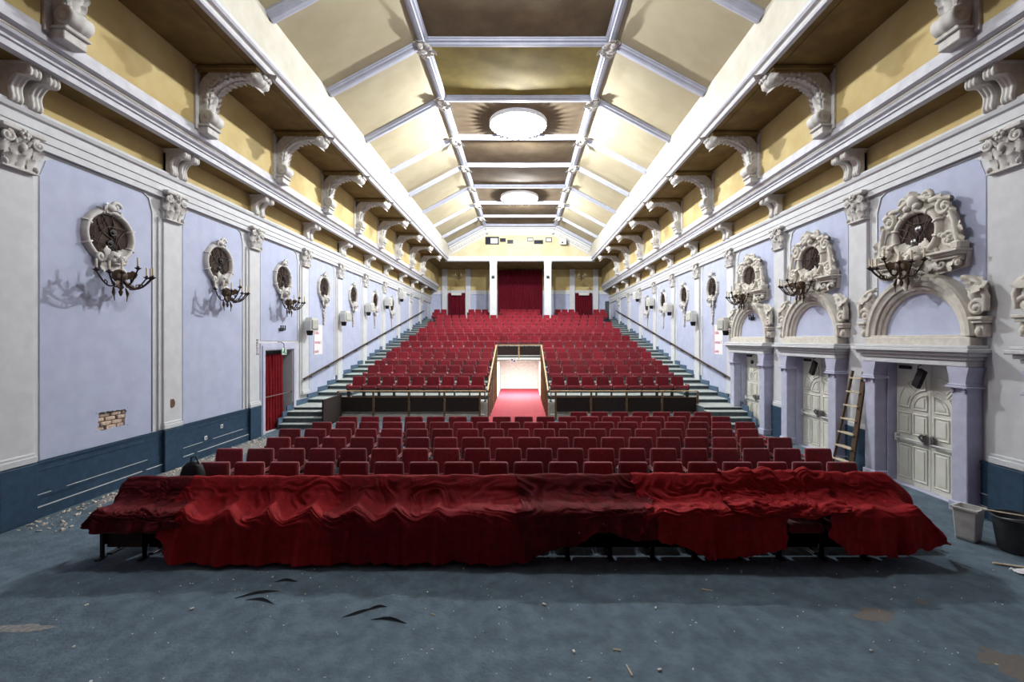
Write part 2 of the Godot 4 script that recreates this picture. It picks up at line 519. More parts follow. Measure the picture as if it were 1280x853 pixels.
func mask_relief(m: MB, y: float, s := 1.0):
	m.ell(Vector3(0, y, 0.12), Vector3(0.16, 0.17, 0.13) * s)
	m.ell(Vector3(0, y - 0.02 * s, 0.24), Vector3(0.035, 0.06, 0.05) * s)
	for q in [-1.0, 1.0]:
		m.ell(Vector3(q * 0.06 * s, y + 0.05 * s, 0.22), Vector3(0.045, 0.025, 0.035) * s)
		m.ell(Vector3(q * 0.09 * s, y - 0.04 * s, 0.19), Vector3(0.055, 0.05, 0.05) * s)
		m.spiral(Vector3(q * 0.26 * s, y + 0.02, 0.1), 0.12 * s, 1.4, 0.04 * s, Vector3(q, 0, 0), Vector3(0, 1, 0), PI * 0.6, [Vector3(q * 0.08, y + 0.16 * s, 0.12)])
		m.leaf(Vector3(q * 0.14 * s, y - 0.1 * s, 0.1), Vector3(q * 0.6, -0.8, 0), Vector3(0, 0, 1), 0.25 * s, 0.13 * s, 0.5)
		m.leaf(Vector3(q * 0.1 * s, y + 0.1 * s, 0.13), Vector3(q * 0.8, 0.6, 0), Vector3(0, 0, 1), 0.22 * s, 0.12 * s, 0.5)
	m.ell(Vector3(0, y - 0.11 * s, 0.2), Vector3(0.07, 0.03, 0.05) * s)
	m.leaf(Vector3(0, y - 0.12 * s, 0.14), Vector3(0, -1, 0), Vector3(0, 0, 1), 0.22 * s, 0.16 * s, 0.5)

# round plaster roundel with dark recessed opening; fixtures: grille wires
func roundel_thing(narrow := false) -> Node3D:
	var t := thing("plaster_roundel", "", "wall ornament")
	var rx := 0.47
	var ry := 0.45
	var m := MB.new()
	var rows := []
	for k in 40:
		var a := TAU * k / 40
		var q := []
		for e in [[-0.06, -0.02], [-0.055, 0.05], [-0.03, 0.09], [0.0, 0.105], [0.03, 0.09], [0.055, 0.05], [0.06, -0.02]]:
			q.append(Vector3((rx + e[0]) * cos(a), (ry + e[0]) * sin(a), e[1]))
		rows.append(q)
	m.grid(rows, false, true)
	for k in 8:
		var a := TAU * (k + 0.5) / 8
		var d := Vector3(cos(a), sin(a), 0)
		m.tube([d * (rx - 0.07), d * (rx - 0.045) + Vector3(0, 0, 0.09), d * (rx + 0.045) + Vector3(0, 0, 0.09), d * (rx + 0.07)], 0.02)
	part(t, "ring", m, M.orn)
	m = MB.new()
	m.spiral(Vector3(0.07, ry + 0.1, 0.1), 0.1, 1.3, 0.04, Vector3(1, 0, 0), Vector3(0, 1, 0), 0.0)
	m.ell(Vector3(-0.05, ry + 0.06, 0.1), Vector3(0.11, 0.07, 0.08))
	m.leaf(Vector3(0, ry, 0.1), Vector3(-0.9, 0.4, 0), Vector3(0, 0, 1), 0.26, 0.14, 0.5)
	part(t, "crest", m, M.orn)
	m = MB.new()
	mask_relief(m, -ry + 0.03, 0.9)
	part(t, "mask", m, M.orn)
	m = MB.new()
	m.lathe([Vector2(0.0, 0.0), Vector2(rx - 0.03, 0.0)], 28, Transform3D(Basis(Vector3(1, 0, 0), Vector3(0, 0, 1), Vector3(0, -1, 0)), Vector3(0, 0, 0.024)))
	part(t, "backing", m, M.dark)
	m = MB.new()
	var r2 := RandomNumberGenerator.new()
	r2.seed = 11
	for k in 9:
		var p := []
		var a := r2.randf() * TAU
		var b := a + r2.randf_range(1.6, 3.6)
		for i in 9:
			var u := i / 8.0
			var e := Vector2(cos(a), sin(a)).lerp(Vector2(cos(b), sin(b)), u) * 0.38
			p.append(Vector3(e.x + 0.05 * sin(u * 7 + k), e.y + 0.05 * cos(u * 5 + k * 2), 0.035 + 0.012 * (k % 3)))
		m.tube(p, 0.008, 4)
	part(t, "grille", m, M.iron)
	for s in [[0.07, 0.08], [0.02, -0.13]]:
		m = MB.new()
		m.lathe([Vector2(0.0, 0.04), Vector2(0.025, 0.035), Vector2(0.035, 0.015), Vector2(0.045, 0.02), Vector2(0.065, 0.025), Vector2(0.07, 0.0)], 16, Transform3D(Basis(Vector3(1, 0, 0), Vector3(0, 0, 1), Vector3(0, -1, 0)), Vector3(s[0], s[1], 0.03)))
		part(t, "lamp_socket", m, M.metal)
	return t

func garland_mesh() -> ArrayMesh:
	var m := MB.new()
	var r2 := RandomNumberGenerator.new()
	r2.seed = 5
	for k in 26:
		var u := k / 25.0
		m.ell(Vector3(r2.randf_range(-0.12, 0.12) * (1.1 - u), -0.6 - 0.75 * u, 0.05), Vector3(0.045, 0.05, 0.045), Basis.IDENTITY, 6, 4)
	return m.mesh()

# wrought candle bracket: two clusters of three arms and one centre arm
func sconce_thing() -> Node3D:
	var t := thing("candle_sconce", "", "sconce")
	var m := MB.new()
	m.ell(Vector3(0, 0, 0.1), Vector3(0.1, 0.12, 0.12))
	m.ell(Vector3(0, -0.14, 0.1), Vector3(0.05, 0.08, 0.05))
	m.lathe([Vector2(0.0, -0.36), Vector2(0.02, -0.33), Vector2(0.035, -0.28), Vector2(0.015, -0.24), Vector2(0.05, -0.2), Vector2(0.02, -0.14), Vector2(0.0, -0.1)], 8, Transform3D(Basis.IDENTITY, Vector3(0, 0, 0.12)))
	for s in [-1.0, 1.0]:
		m.leaf(Vector3(s * 0.05, -0.02, 0.16), Vector3(s * 0.8, 0.5, 0.3).normalized(), Vector3(0, 0, 1), 0.2, 0.12, 0.6)
		m.leaf(Vector3(s * 0.05, -0.1, 0.14), Vector3(s * 0.7, -0.7, 0.2).normalized(), Vector3(0, 0, 1), 0.22, 0.1, 0.6)
		m.tube([Vector3(s * 0.12, -0.2, 0.1), Vector3(s * 0.14, -0.3, 0.12), Vector3(s * 0.13, -0.36, 0.12), Vector3(s * 0.12, -0.44, 0.12)], [0.01, 0.028, 0.01, 0.006], 6)
	part(t, "boss", m, M.gilt)
	var tips := []
	for s in [-1.0, 1.0]:
		tips.append(Vector3(s * 0.42, 0.0, 0.3)); tips.append(Vector3(s * 0.5, 0.02, 0.16)); tips.append(Vector3(s * 0.32, 0.0, 0.42))
	tips.append(Vector3(0, 0.1, 0.42))
	for p in tips:
		m = MB.new()
		var path := []
		for i in 11:
			var u := i / 10.0
			var q := Vector3(0, -0.02, 0.12).lerp(p, pow(u, 0.8))
			q.y += -0.2 * sin(PI * pow(u, 0.75)) + (p.y) * u * 0.2
			path.append(q)
		m.tube(path, 0.013, 5)
		m.tube([path[5], path[5] + Vector3(0, 0.06, 0), path[5] + Vector3(p.x * 0.12, 0.08, 0.02), path[5] + Vector3(p.x * 0.16, 0.03, 0.02)], 0.009, 5)
		var b: Vector3 = path[10]
		m.lathe([Vector2(0.0, -0.03), Vector2(0.02, -0.01), Vector2(0.05, 0.015), Vector2(0.052, 0.022), Vector2(0.018, 0.02), Vector2(0.02, 0.05), Vector2(0.0, 0.05)], 8, Transform3D(Basis.IDENTITY, b))
		var arm := part(t, "arm", m, M.iron)
		m = MB.new()
		m.lathe([Vector2(0.016, 0.0), Vector2(0.016, 0.15), Vector2(0.0, 0.155)], 8, Transform3D(Basis.IDENTITY, b + Vector3(0, 0.045, 0)))
		part(arm, "candle", m, M.candle)
	return t

# ------------------------------------------------------------------ structure
func wall_boxes(m: MB, d0: float, d1: float, y0: float, y1: float, z0: float, z1: float, holes: Array):
	# local space of a wall whose x axis is the depth d; holes: Rect2(d, y, w, h)
	var xs := [d0, d1]
	for h in holes:
		for x in [h.position.x, h.end.x]:
			if x > d0 and x < d1 and not x in xs: xs.append(x)
	xs.sort()
	for i in xs.size() - 1:
		var mid: float = (xs[i] + xs[i + 1]) / 2
		var cuts := []
		for h in holes:
			if h.position.x < mid and h.end.x > mid: cuts.append(h)
		cuts.sort_custom(func(a, b): return a.position.y < b.position.y)
		var y := y0
		for h in cuts:
			if h.position.y > y: m.box2(Vector3(xs[i], y, z0), Vector3(xs[i + 1], h.position.y, z1))
			y = max(y, h.end.y)
		if y < y1: m.box2(Vector3(xs[i], y, z0), Vector3(xs[i + 1], y1, z1))

const LEFT_HOLE := Rect2(7.72, 1.08, 0.62, 0.34)
func dmb(side: int) -> MB:
	var m := MB.new()
	if side > 0: m.xf = Transform3D(Basis(Vector3(-1, 0, 0), Vector3(0, 1, 0), Vector3(0, 0, 1)), Vector3.ZERO)
	return m
func side_wall(side: int):
	var w := thing("wall_left" if side < 0 else "wall_right", "", "", "", "structure")
	# local frame: x = depth into the hall, y up, z out of the wall
	w.position = Vector3(side * HW, 0, 0)
	w.rotation.y = -side * PI / 2
	var dir := -float(side)     # sign of the depth axis in local x
	var holes := []
	if side < 0: holes = [Rect2(12.74, 0, 1.6, 2.36), LEFT_HOLE]
	else: holes = [Rect2(bayd(0.5) - 0.75, 0, 1.5, 2.25), Rect2(bayd(1.5) - 0.75, 0, 1.5, 2.25), Rect2(bayd(2.5) - 0.75, 0, 1.5, 2.25), Rect2(bayd(3.5) - 0.75, 0, 1.5, 2.25)]
	var m := dmb(side)
	wall_boxes(m, ZF, ZB, -0.2, 6.6, -0.3, 0.0, holes)
	part(w, "plaster", m, M.white)
	for k in range(-1, 11):
		var a := bayd(k) + 0.23 + 0.13
		var b := bayd(k + 1) - 0.23 - 0.24
		if b > ZB - 0.3: b = ZB - 0.1
		m = dmb(side)
		var y0 := 0.85
		if side > 0 and k in [0, 1, 2, 3]: y0 = 2.6
		if side < 0 and k == 3: y0 = 2.62
		wall_boxes(m, a, b, y0, 4.95, 0.0, 0.012, holes)
		m.prism([Vector2(a, 4.95), Vector2(b, 4.95), Vector2(b, 5.12), Vector2(b - 0.03, 5.2), Vector2(b - 0.07, 5.3), Vector2(b - 0.09, 5.38), Vector2(b - 0.2, 5.44), Vector2(a + 0.2, 5.44), Vector2(a + 0.09, 5.38), Vector2(a + 0.07, 5.3), Vector2(a + 0.03, 5.2), Vector2(a, 5.12)], 0.0, 0.012)
		part(w, "painted_panel", m, M.lav)
		m = dmb(side)
		m.tube([Vector3(b + 0.03, max(y0, 0.86), 0.012), Vector3(b + 0.03, 5.13, 0.012), Vector3(b - 0.06, 5.4, 0.012), Vector3(b - 0.2, 5.475, 0.012), Vector3(a, 5.475, 0.012)], 0.016, 5)
		part(w, "panel_moulding", m, M.white)
	# pilasters
	var cap := capital_mesh()
	var sm := MB.new()
	sm.cbox(Vector3(0, 2.97, 0.03), Vector3(0.46, 4.24, 0.07), 0.012)
	sm.box(Vector3(0.27 * (-1.0), 2.97, 0.015), Vector3(0.08, 4.24, 0.035))
	sm.cbox(Vector3(0, 0.9, 0.05), Vector3(0.5, 0.1, 0.11), 0.012)
	sm.cbox(Vector3(0, 0.97, 0.04), Vector3(0.48, 0.05, 0.09), 0.012)
	sm.box(Vector3(0, 5.36, 0.03), Vector3(0.46, 0.6, 0.06))
	var shaft := sm.mesh()
	for k in range(0, 11):
		var p := part(w, "pilaster", shaft, M.white, Vector3(dir * bayd(k), 0, 0))
		part(p, "capital", cap, M.orn, Vector3(0, 5.07, 0.03))
	# dado
	var segs := []
	if side < 0: segs = [[ZF, 12.55]]
	else: segs = [[ZF, bayd(0.5) - 1.02], [bayd(0.5) + 1.02, bayd(1.5) - 1.02], [bayd(1.5) + 1.02, bayd(2.5) - 1.02], [bayd(2.5) + 1.02, bayd(3.5) - 1.02]]
	for s in segs:
		m = dmb(side)
		m.box2(Vector3(s[0], 0, 0), Vector3(s[1], 0.8, 0.04))
		m.box2(Vector3(s[0], 0.8, 0), Vector3(s[1], 0.84, 0.055))
		m.box2(Vector3(s[0], 0.7, 0.04), Vector3(s[1], 0.715, 0.05))
		m.box2(Vector3(s[0], 0.0, 0.04), Vector3(s[1], 0.16, 0.058))
		m.box2(Vector3(s[0], 0.3, 0.04), Vector3(s[1], 0.345, 0.05))
		for k in range(0, 4):
			if bayd(k) > s[0] and bayd(k) < s[1]: m.cbox(Vector3(bayd(k), 0.42, 0.055), Vector3(0.5, 0.84, 0.11), 0.01)
		part(w, "dado", m, M.dado)
		m = dmb(side)
		var x: float = s[0]
		while x < s[1]:
			var e: float = min(x + rng.randf_range(0.9, 2.2), s[1])
			m.box2(Vector3(x, 0.345, 0.042), Vector3(e, 0.355, 0.0515))
			x = e + rng.randf_range(0.1, 0.5)
		x = s[0]
		while x < s[1]:
			var e: float = min(x + rng.randf_range(1.2, 3.0), s[1])
			m.box2(Vector3(x, 0.16, 0.042), Vector3(e, 0.172, 0.06))
			x = e + rng.randf_range(0.05, 0.2)
		part(w, "worn_edge", m, M.dadoline)
	if side < 0: wall_break(w)
	# stepped skirting beside the aisle stairs
	m = dmb(side)
	for s in aisle_steps():
		m.box2(Vector3(s[0] - 0.03, s[2] - 0.4, 0), Vector3(s[1] - 0.03, s[2] + 0.17, 0.035))
	part(w, "stepped_skirting", m, M.stringer)
	return w

# depth0, depth1, height of each aisle step
func aisle_steps() -> Array:
	var r := [[13.5, 13.75, 0.147], [13.75, 14.0, 0.294], [14.0, 14.35, 0.441], [14.35, TR0, 0.5 + 0.03]]
	for i in 25:
		r.append([TR0 + RUN * i, TR0 + RUN * (i + 1), TB + RISE * i + 0.12])
	return r

# broken plaster with brickwork showing
func wall_break(w: Node3D):
	var h := LEFT_HOLE
	var m := MB.new()
	m.box2(Vector3(h.position.x, h.position.y, -0.3), Vector3(h.end.x, h.end.y, -0.1))
	part(w, "broken_masonry", m, M.mortar)
	var y := h.position.y + 0.01
	var row := 0
	while y < h.end.y - 0.04:
		var x := h.position.x + (0.0 if row % 2 == 0 else -0.1)
		while x < h.end.x:
			var a: float = max(x, h.position.x)
			var b: float = min(x + 0.2, h.end.x)
			if b - a > 0.03 and not (row == 3 and a > h.position.x + 0.2 and a < h.position.x + 0.32):
				var bm := MB.new()
				bm.cbox(Vector3((a + b) / 2, y + 0.035, -0.1 + rng.randf_range(0.02, 0.06)), Vector3(b - a - 0.012, 0.062, 0.09), 0.008)
				part(w, "brick", bm, M.brick)
			x += 0.212
		y += 0.074
		row += 1
	# ragged plaster edge
	m = MB.new()
	var c := h.get_center()
	var n := 36
	var inn := []
	var out := []
	for k in n:
		var a := TAU * k / n
		var d := Vector2(cos(a), sin(a))
		var s: float = min(h.size.x * 0.5 / max(abs(d.x), 1e-3), h.size.y * 0.5 / max(abs(d.y), 1e-3))
		out.append(c + d * (s + 0.004))
		inn.append(c + d * s * rng.randf_range(0.78, 0.97))
	for k in n:
		var j := (k + 1) % n
		for z in [[0.012, out, inn]]:
			m.quad(Vector3(out[k].x, out[k].y, 0.0125), Vector3(out[j].x, out[j].y, 0.0125), Vector3(inn[j].x, inn[j].y, 0.0125), Vector3(inn[k].x, inn[k].y, 0.0125))
			m.quad(Vector3(inn[k].x, inn[k].y, 0.0125), Vector3(inn[j].x, inn[j].y, 0.0125), Vector3(inn[j].x, inn[j].y, -0.03), Vector3(inn[k].x, inn[k].y, -0.03))
	part(w, "ragged_edge", m, M.lav)
	m = MB.new()
	var poly := []
	for k in 14:
		var a := TAU * k / 14
		poly.append(Vector2(9.34 + 0.0 + cos(a) * 0.075 * rng.randf_range(0.7, 1.15), 1.35 + sin(a) * 0.11 * rng.randf_range(0.75, 1.1)))
	m.prism(poly, 0.06, 0.068)
	part(w, "chipped_patch", m, M.mortar)

func entablature(side: int):
	var s := float(side)
	var t := thing("trim_1" if side < 0 else "trim_2", "", "", "", "structure")
	var parts := {
		"architrave": [M.white, [[7.1, 5.5], [7.02, 5.5], [7.02, 5.6], [7.0, 5.61], [7.0, 5.73], [6.98, 5.74], [6.98, 5.88], [6.94, 5.9], [6.92, 5.95], [6.92, 5.99], [7.07, 6.0]]],
		"frieze": [M.yellow, [[7.07, 6.0], [7.07, 6.5]]],
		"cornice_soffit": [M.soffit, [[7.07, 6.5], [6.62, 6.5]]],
		"cornice": [M.cornice, [[6.66, 6.5], [6.66, 6.47], [6.53, 6.47], [6.53, 6.56], [6.50, 6.57], [6.50, 6.60], [6.53, 6.61], [6.53, 6.64], [6.47, 6.65], [6.45, 6.69], [6.48, 6.70], [6.48, 6.72], [6.42, 6.735], [6.38, 6.76], [6.38, 6.83], [6.5, 6.835]]],
		"upper_wall": [M.yellow, [[6.42, 6.75], [6.42, 8.2]]],
		"upper_skirting": [M.cornice, [[6.42, 6.96], [6.41, 6.955], [6.41, 6.82]]],
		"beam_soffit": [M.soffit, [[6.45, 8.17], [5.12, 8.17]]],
		"beam_moulding": [M.cornice, [[5.16, 8.17], [5.15, 8.13], [5.06, 8.13], [5.04, 8.17], [5.04, 8.2], [5.07, 8.22], [5.07, 8.25], [5.0, 8.27], [4.97, 8.31], [4.97, 8.36], [5.0, 8.38], [5.0, 8.41], [5.04, 8.42]]],
		"beam_face": [M.cream, [[5.03, 8.4], [5.03, 9.32]]],
		"soffit_line": [M.soffit, [[5.36, 8.17], [5.36, 8.158], [5.33, 8.158], [5.33, 8.17]]],
	}
	for k in parts:
		var m := MB.new()
		var pr := []
		for p in parts[k][1]: pr.append(Vector2(s * p[0], p[1]))
		if side > 0: pr.reverse()
		var zz := -ZB if k in ["architrave", "frieze", "cornice_soffit", "cornice", "upper_wall", "upper_skirting"] else -ZG
		m.sweep(pr, -ZF, zz)
		part(t, k, m, parts[k][0])
	var m := MB.new()
	m.box2(Vector3(s * 6.68, 6.52, -ZF), Vector3(s * 7.4, 6.76, -ZB))
	m.box2(Vector3(s * 6.45, 6.7, -ZF), Vector3(s * 6.75, 8.6, -ZB))
	m.box2(Vector3(s * 5.06, 8.19, -ZF), Vector3(s * 6.75, 8.4, -ZB))
	m.box2(Vector3(s * 5.06, 8.4, -ZF), Vector3(s * 5.3, 9.5, -ZG))
	part(t, "masonry", m, M.cream)
	# paired modillions under the soffit, brackets under the beam
	var br := bracket_mesh(0.51, 0.42)
	var wl := "the wall with the curtained doorway" if side < 0 else "the wall with the arched doors"
	for k in range(1, 11):
		var md := thing("modillion", "%s pair of fluted scrolls from the rear gable on %s" % [ORD[10 - k], wl], "bracket", "modillions along " + wl)
		on_wall(md, side, bayd(k), 5.98, 7.05)
		for q in [-0.13, 0.13]:
			var sc := part(md, "scroll", br, M.orn, Vector3(q, 0, 0))
			sc.scale.x = 0.9
		var mb := MB.new()
		mb.box(Vector3(0, 0.2, 0.02), Vector3(0.44, 0.45, 0.06))
		part(md, "backplate", mb, M.yellow)

var console_src: Node3D
func consoles():
	console_src = console_thing()
	var first := true
	for side in [-1, 1]:
		for k in range(1, 10):
			var c := console_src if first else copy(console_src)
			first = false
			var wl := "the wall with the curtained doorway" if side < 0 else "the wall with the arched doors"
			meta(c, "%s carved scroll bracket from the rear gable, above %s" % [ORD[9 - k], wl], "bracket", "scroll brackets above " + wl)
			on_wall(c, side, bayd(k), 6.83, 6.41)

func ceiling():
	var c := thing("ceiling", "", "", "", "structure")
	var sd := Vector2(FL - BE, 10.67 - 9.3).normalized()
	var sn := Vector2(-sd.y, sd.x)      # for the right side, pointing... fixed below
	var fn := FastNoiseLite.new()
	fn.seed = 4; fn.frequency = 0.5
	for k in range(-2, 10):
		var a: float = max(bayd(k), ZF)
		var b: float = min(bayd(k + 1), ZG)
		for s in [-1.0, 1.0]:
			var m := MB.new()
			var rows := []
			for i in 7:
				var u := i / 6.0
				var q := []
				for j in 9:
					var t := j / 8.0
					var x := lerpf(BE + 0.02, FL, u)
					var y := lerpf(9.3, 10.67, u)
					var d := lerpf(a, b, t)
					var o := 0.018 * fn.get_noise_2d(x * 3 + s * 50, d * 3) * sin(PI * t)
					q.append(Vector3(s * (x - 0.48 * o), y - 0.88 * o, -d))
				rows.append(q)
			m.grid(rows, false, false, s < 0)
			part(c, "slope_panel", m, M.slope)
		var m2 := MB.new()
		var rows2 := []
		for i in 15:
			var q := []
			for j in 11:
				var u := i / 14.0
				var t := j / 10.0
				var x := lerpf(-FL, FL, u)
				var d := lerpf(a, b, t)
				q.append(Vector3(x, 10.68 - 0.05 * sin(PI * u) * sin(PI * t) - 0.03 * fn.get_noise_2d(x * 2, d * 2 + 90) * sin(PI * t) * sin(PI * u), -d))
			rows2.append(q)
		m2.grid(rows2, false, false, true)
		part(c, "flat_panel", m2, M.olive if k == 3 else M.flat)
	# ribs: a stepped moulding lofted across the section at every bay
	var prof := [[-0.18, 0.0], [-0.18, 0.035], [-0.145, 0.045], [-0.135, 0.08], [-0.07, 0.09], [-0.05, 0.13], [0.05, 0.13], [0.07, 0.09], [0.135, 0.08], [0.145, 0.045], [0.18, 0.035], [0.18, 0.0]]
	for k in range(-2, 11):
		var d: float = bayd(k) if k < 10 else ZG - 0.25
		if d > ZG - 0.3 and k < 10: d = ZG - 0.9
		for s in [-1.0, 1.0]:
			var m := MB.new()
			for i in prof.size() - 1:
				var q := []
				for e in [[0, prof[i]], [1, prof[i]], [1, prof[i + 1]], [0, prof[i + 1]]]:
					var x := lerpf(BE + 0.02, FL - 0.05, e[0])
					var y := lerpf(9.3, 10.68, e[0])
					q.append(Vector3(s * (x - 0.48 * e[1][1]), y - 0.88 * e[1][1], -d + e[1][0]))
				m.quad(q[0], q[1], q[2], q[3])
			part(c, "slope_rib", m, M.rib)
		var m := MB.new()
		for i in prof.size() - 1:
			var p: Array = prof[i]
			var q: Array = prof[i + 1]
			var sag := 0.0
			m.quad(Vector3(-FL, 10.68 - p[1], -d + p[0]), Vector3(FL, 10.68 - p[1], -d + p[0]), Vector3(FL, 10.68 - q[1], -d + q[0]), Vector3(-FL, 10.68 - q[1], -d + q[0]))
		part(c, "cross_rib", m, M.rib)
	for s in [-1.0, 1.0]:
		var m := MB.new()
		var pr := []
		for p in prof: pr.append(Vector2(s * FL + p[0] * 0.85, 10.66 - p[1]))
		m.sweep(pr, -ZF, -ZG)
		part(c, "long_rib", m, M.rib)
	# carved bosses where the ribs cross
	var bm := MB.new()
	bm.lathe([Vector2(0.0, -0.1), Vector2(0.12, -0.09), Vector2(0.2, -0.05), Vector2(0.26, 0.02)], 14)
	for k in 8:
		var a := TAU * k / 8
		bm.spiral(Vector3(cos(a) * 0.24, -0.05, sin(a) * 0.26), 0.085, 1.2, 0.035, Vector3(cos(a), 0, sin(a)), Vector3(-sin(a), 0, cos(a)), 1.0)
	for k in 4:
		var a := TAU * k / 4
		bm.leaf(Vector3(cos(a) * 0.2, -0.03, sin(a) * 0.2), Vector3(cos(a), 0, sin(a)), Vector3.DOWN, 0.26, 0.2, 0.5)
	bm.ell(Vector3(0, -0.1, 0.22), Vector3(0.08, 0.07, 0.1))
	bm.ell(Vector3(0, -0.1, 0), Vector3(0.15, 0.06, 0.09))
	var boss := bm.mesh()
	for k in range(0, 10):
		for s in [-1.0, 1.0]:
			var o := part(c, "boss", boss, M.orn, Vector3(s * (FL + 0.02), 10.5, -bayd(k)))
			o.rotation.z = s * 0.25
	# outer roof boarding closes the hall
	var r := MB.new()
	r.box2(Vector3(-5.4, 10.95, 3), Vector3(5.4, 11.05, -ZG))
	for s in [-1.0, 1.0]:
		r.quad(Vector3(s * 5.35, 9.35, 3), Vector3(s * 2.4, 10.97, 3), Vector3(s * 2.4, 10.97, -ZG), Vector3(s * 5.35, 9.35, -ZG))
	part(c, "roof_boarding", r, M.soffit)

func ceiling_lamp(d: float, power: float, label: String):
	var t := thing("ceiling_lamp", label, "lamp", "round ceiling lamps")
	t.position = Vector3(0, 10.62, -d)
	var m := MB.new()
	m.lathe([Vector2(0.8, -0.06), Vector2(0.84, -0.12), Vector2(0.92, -0.12), Vector2(0.96, -0.07), Vector2(1.03, -0.05), Vector2(1.05, 0.02)], 48)
	part(t, "plaster_ring", m, M.orn)
	m = MB.new()
	for k in 36:
		var a := TAU * k / 36
		var dv := Vector3(cos(a), 0, sin(a))
		m.leaf(dv * 0.9 + Vector3(0, -0.1, 0), dv, Vector3.DOWN, 0.17, 0.15, 0.35)
	part(t, "leaf_border", m, M.orn)
	m = MB.new()
	m.lathe([Vector2(0.0, -0.16), Vector2(0.3, -0.155), Vector2(0.6, -0.13), Vector2(0.8, -0.09), Vector2(0.86, -0.03)], 48)
	part(t, "glowing_dish", m, M.glow)
	var l := OmniLight3D.new()
	l.name = "lamp_light"
	l.position = Vector3(0, -0.34, 0)
	l.light_color = Color(0.98, 0.99, 1.0)
	l.light_energy = power
	l.light_size = 0.1
	l.omni_range = 60.0
	l.omni_attenuation = 2.0
	l.shadow_enabled = true
	t.add_child(l)

func floors():
	var f := thing("floor", "", "", "", "structure")
	var m := MB.new()
	m.box2(Vector3(-7.4, -0.2, 3), Vector3(7.4, 0.0, -ZB))
	part(f, "carpet", m, M.carpet)
	# torn carpet flaps
	for e in [[-2.62, 4.75, 0.42, 0.3], [-2.52, 4.62, 0.34, -0.2], [-1.45, 4.42, 0.3, 0.5], [-1.12, 4.3, 0.36, -0.15], [-1.3, 4.5, 0.2, 0.2], [-2.45, 5.0, 0.25, 0.1]]:
		m = MB.new()
		var rows := []
		for i in 7:
			var u := i / 6.0
			var q := []
			for j in 4:
				var v := j / 3.0
				q.append(Vector3((u - 0.5) * e[2], 0.003 + 0.022 * v * v * sin(PI * clampf(u, 0.05, 0.95)), -0.022 * sin(PI * u) * v + 0.012 * sin(u * 5 + e[0] * 9)))
			rows.append(q)
		m.grid(rows)
		var o := part(f, "torn_flap", m, M.flap)
		o.position = Vector3(e[0], 0, -e[1])
		o.rotation.y = e[3]
	# stains
	for e in [[3.55, 4.4, 0.2, 0.12], [4.15, 3.75, 0.22, 0.2], [5.55, 6.35, 0.14, 0.08], [4.2, 4.62, 0.07, 0.05]]:
		m = MB.new()
		var poly := []
		for k in 22:
			var a := TAU * k / 22
			var r := rng.randf_range(0.55, 1.15)
			poly.append(Vector2(cos(a) * e[2] * r, sin(a) * e[3] * r))
		m.xf = Transform3D(Basis(Vector3(1, 0, 0), Vector3(0, 0, -1), Vector3(0, 1, 0)), Vector3(e[0], 0, -e[1]))
		m.prism(poly, 0.0, 0.0012)
		part(f, "stain", m, M.rust)
	# dusty patches
	for e in [[-4.5, 4.2, 0.34, 0.07], [-6.45, 11.4, 0.5, 1.0], [-6.75, 9.4, 0.25, 1.2], [-6.7, 8.0, 0.22, 0.8]]:
		m = MB.new()
		var poly := []
		for k in 30:
			var a := TAU * k / 30
			var r := rng.randf_range(0.7, 1.1)
			poly.append(Vector2(cos(a) * e[2] * r, sin(a) * e[3] * r))
		m.xf = Transform3D(Basis(Vector3(1, 0, 0), Vector3(0, 0, -1), Vector3(0, 1, 0)), Vector3(e[0], 0, -e[1]))
		m.prism(poly, 0.0, 0.0012)
		part(f, "dust_patch", m, M.dust)

# seating terrace with the central entrance passage cut out of it
const VX := 1.0
const VEND := 20.2
func terrace():
	var t := thing("seating_terrace", "", "", "", "structure")
	for i in 25:
		var d0 := TR0 + RUN * i
		var d1 := d0 + RUN
		if i == 24: d1 = ZB
		var y := TB + RISE * i
		var spans := [[-HW, HW]]
		if i < 9: spans = [[-HW, -VX - 0.06], [VX + 0.06, HW]]
		if i == 24: spans = [[-HW, HW]]
		for s in spans:
			var m := MB.new()
			var lo := -0.05
			if spans.size() == 1 and d0 < 24.5: lo = max(y - 0.2, 1.76)
			m.box2(Vector3(s[0], lo, -d0), Vector3(s[1], y - 0.02, -d1))
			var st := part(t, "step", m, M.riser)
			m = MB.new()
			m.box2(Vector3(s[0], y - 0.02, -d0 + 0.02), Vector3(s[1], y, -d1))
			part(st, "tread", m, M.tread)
	# aisle steps lie on the terrace along both walls
	for s in [-1.0, 1.0]:
		for e in aisle_steps():
			var m := MB.new()
			m.box2(Vector3(s * 5.88, 0.0 if e[0] < TR0 else e[2] - 0.14, -e[0]), Vector3(s * HW, e[2] - 0.025, -e[1]))
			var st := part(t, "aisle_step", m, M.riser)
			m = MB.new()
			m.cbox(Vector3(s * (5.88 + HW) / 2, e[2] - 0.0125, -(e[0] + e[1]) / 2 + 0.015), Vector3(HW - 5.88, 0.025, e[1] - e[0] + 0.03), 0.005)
			part(st, "tread", m, M.tread)
	# front kerb
	var m := MB.new()
	for s in [[-5.9, -VX - 0.06], [VX + 0.06, 5.9]]:
		m.box2(Vector3(s[0], 0, -15.1), Vector3(s[1], 0.16, -TR0))
		m.box2(Vector3(s[0], 0, -TR0 + 0.08), Vector3(s[1], 0.5, -TR0))
	part(t, "kerb", m, M.concrete)

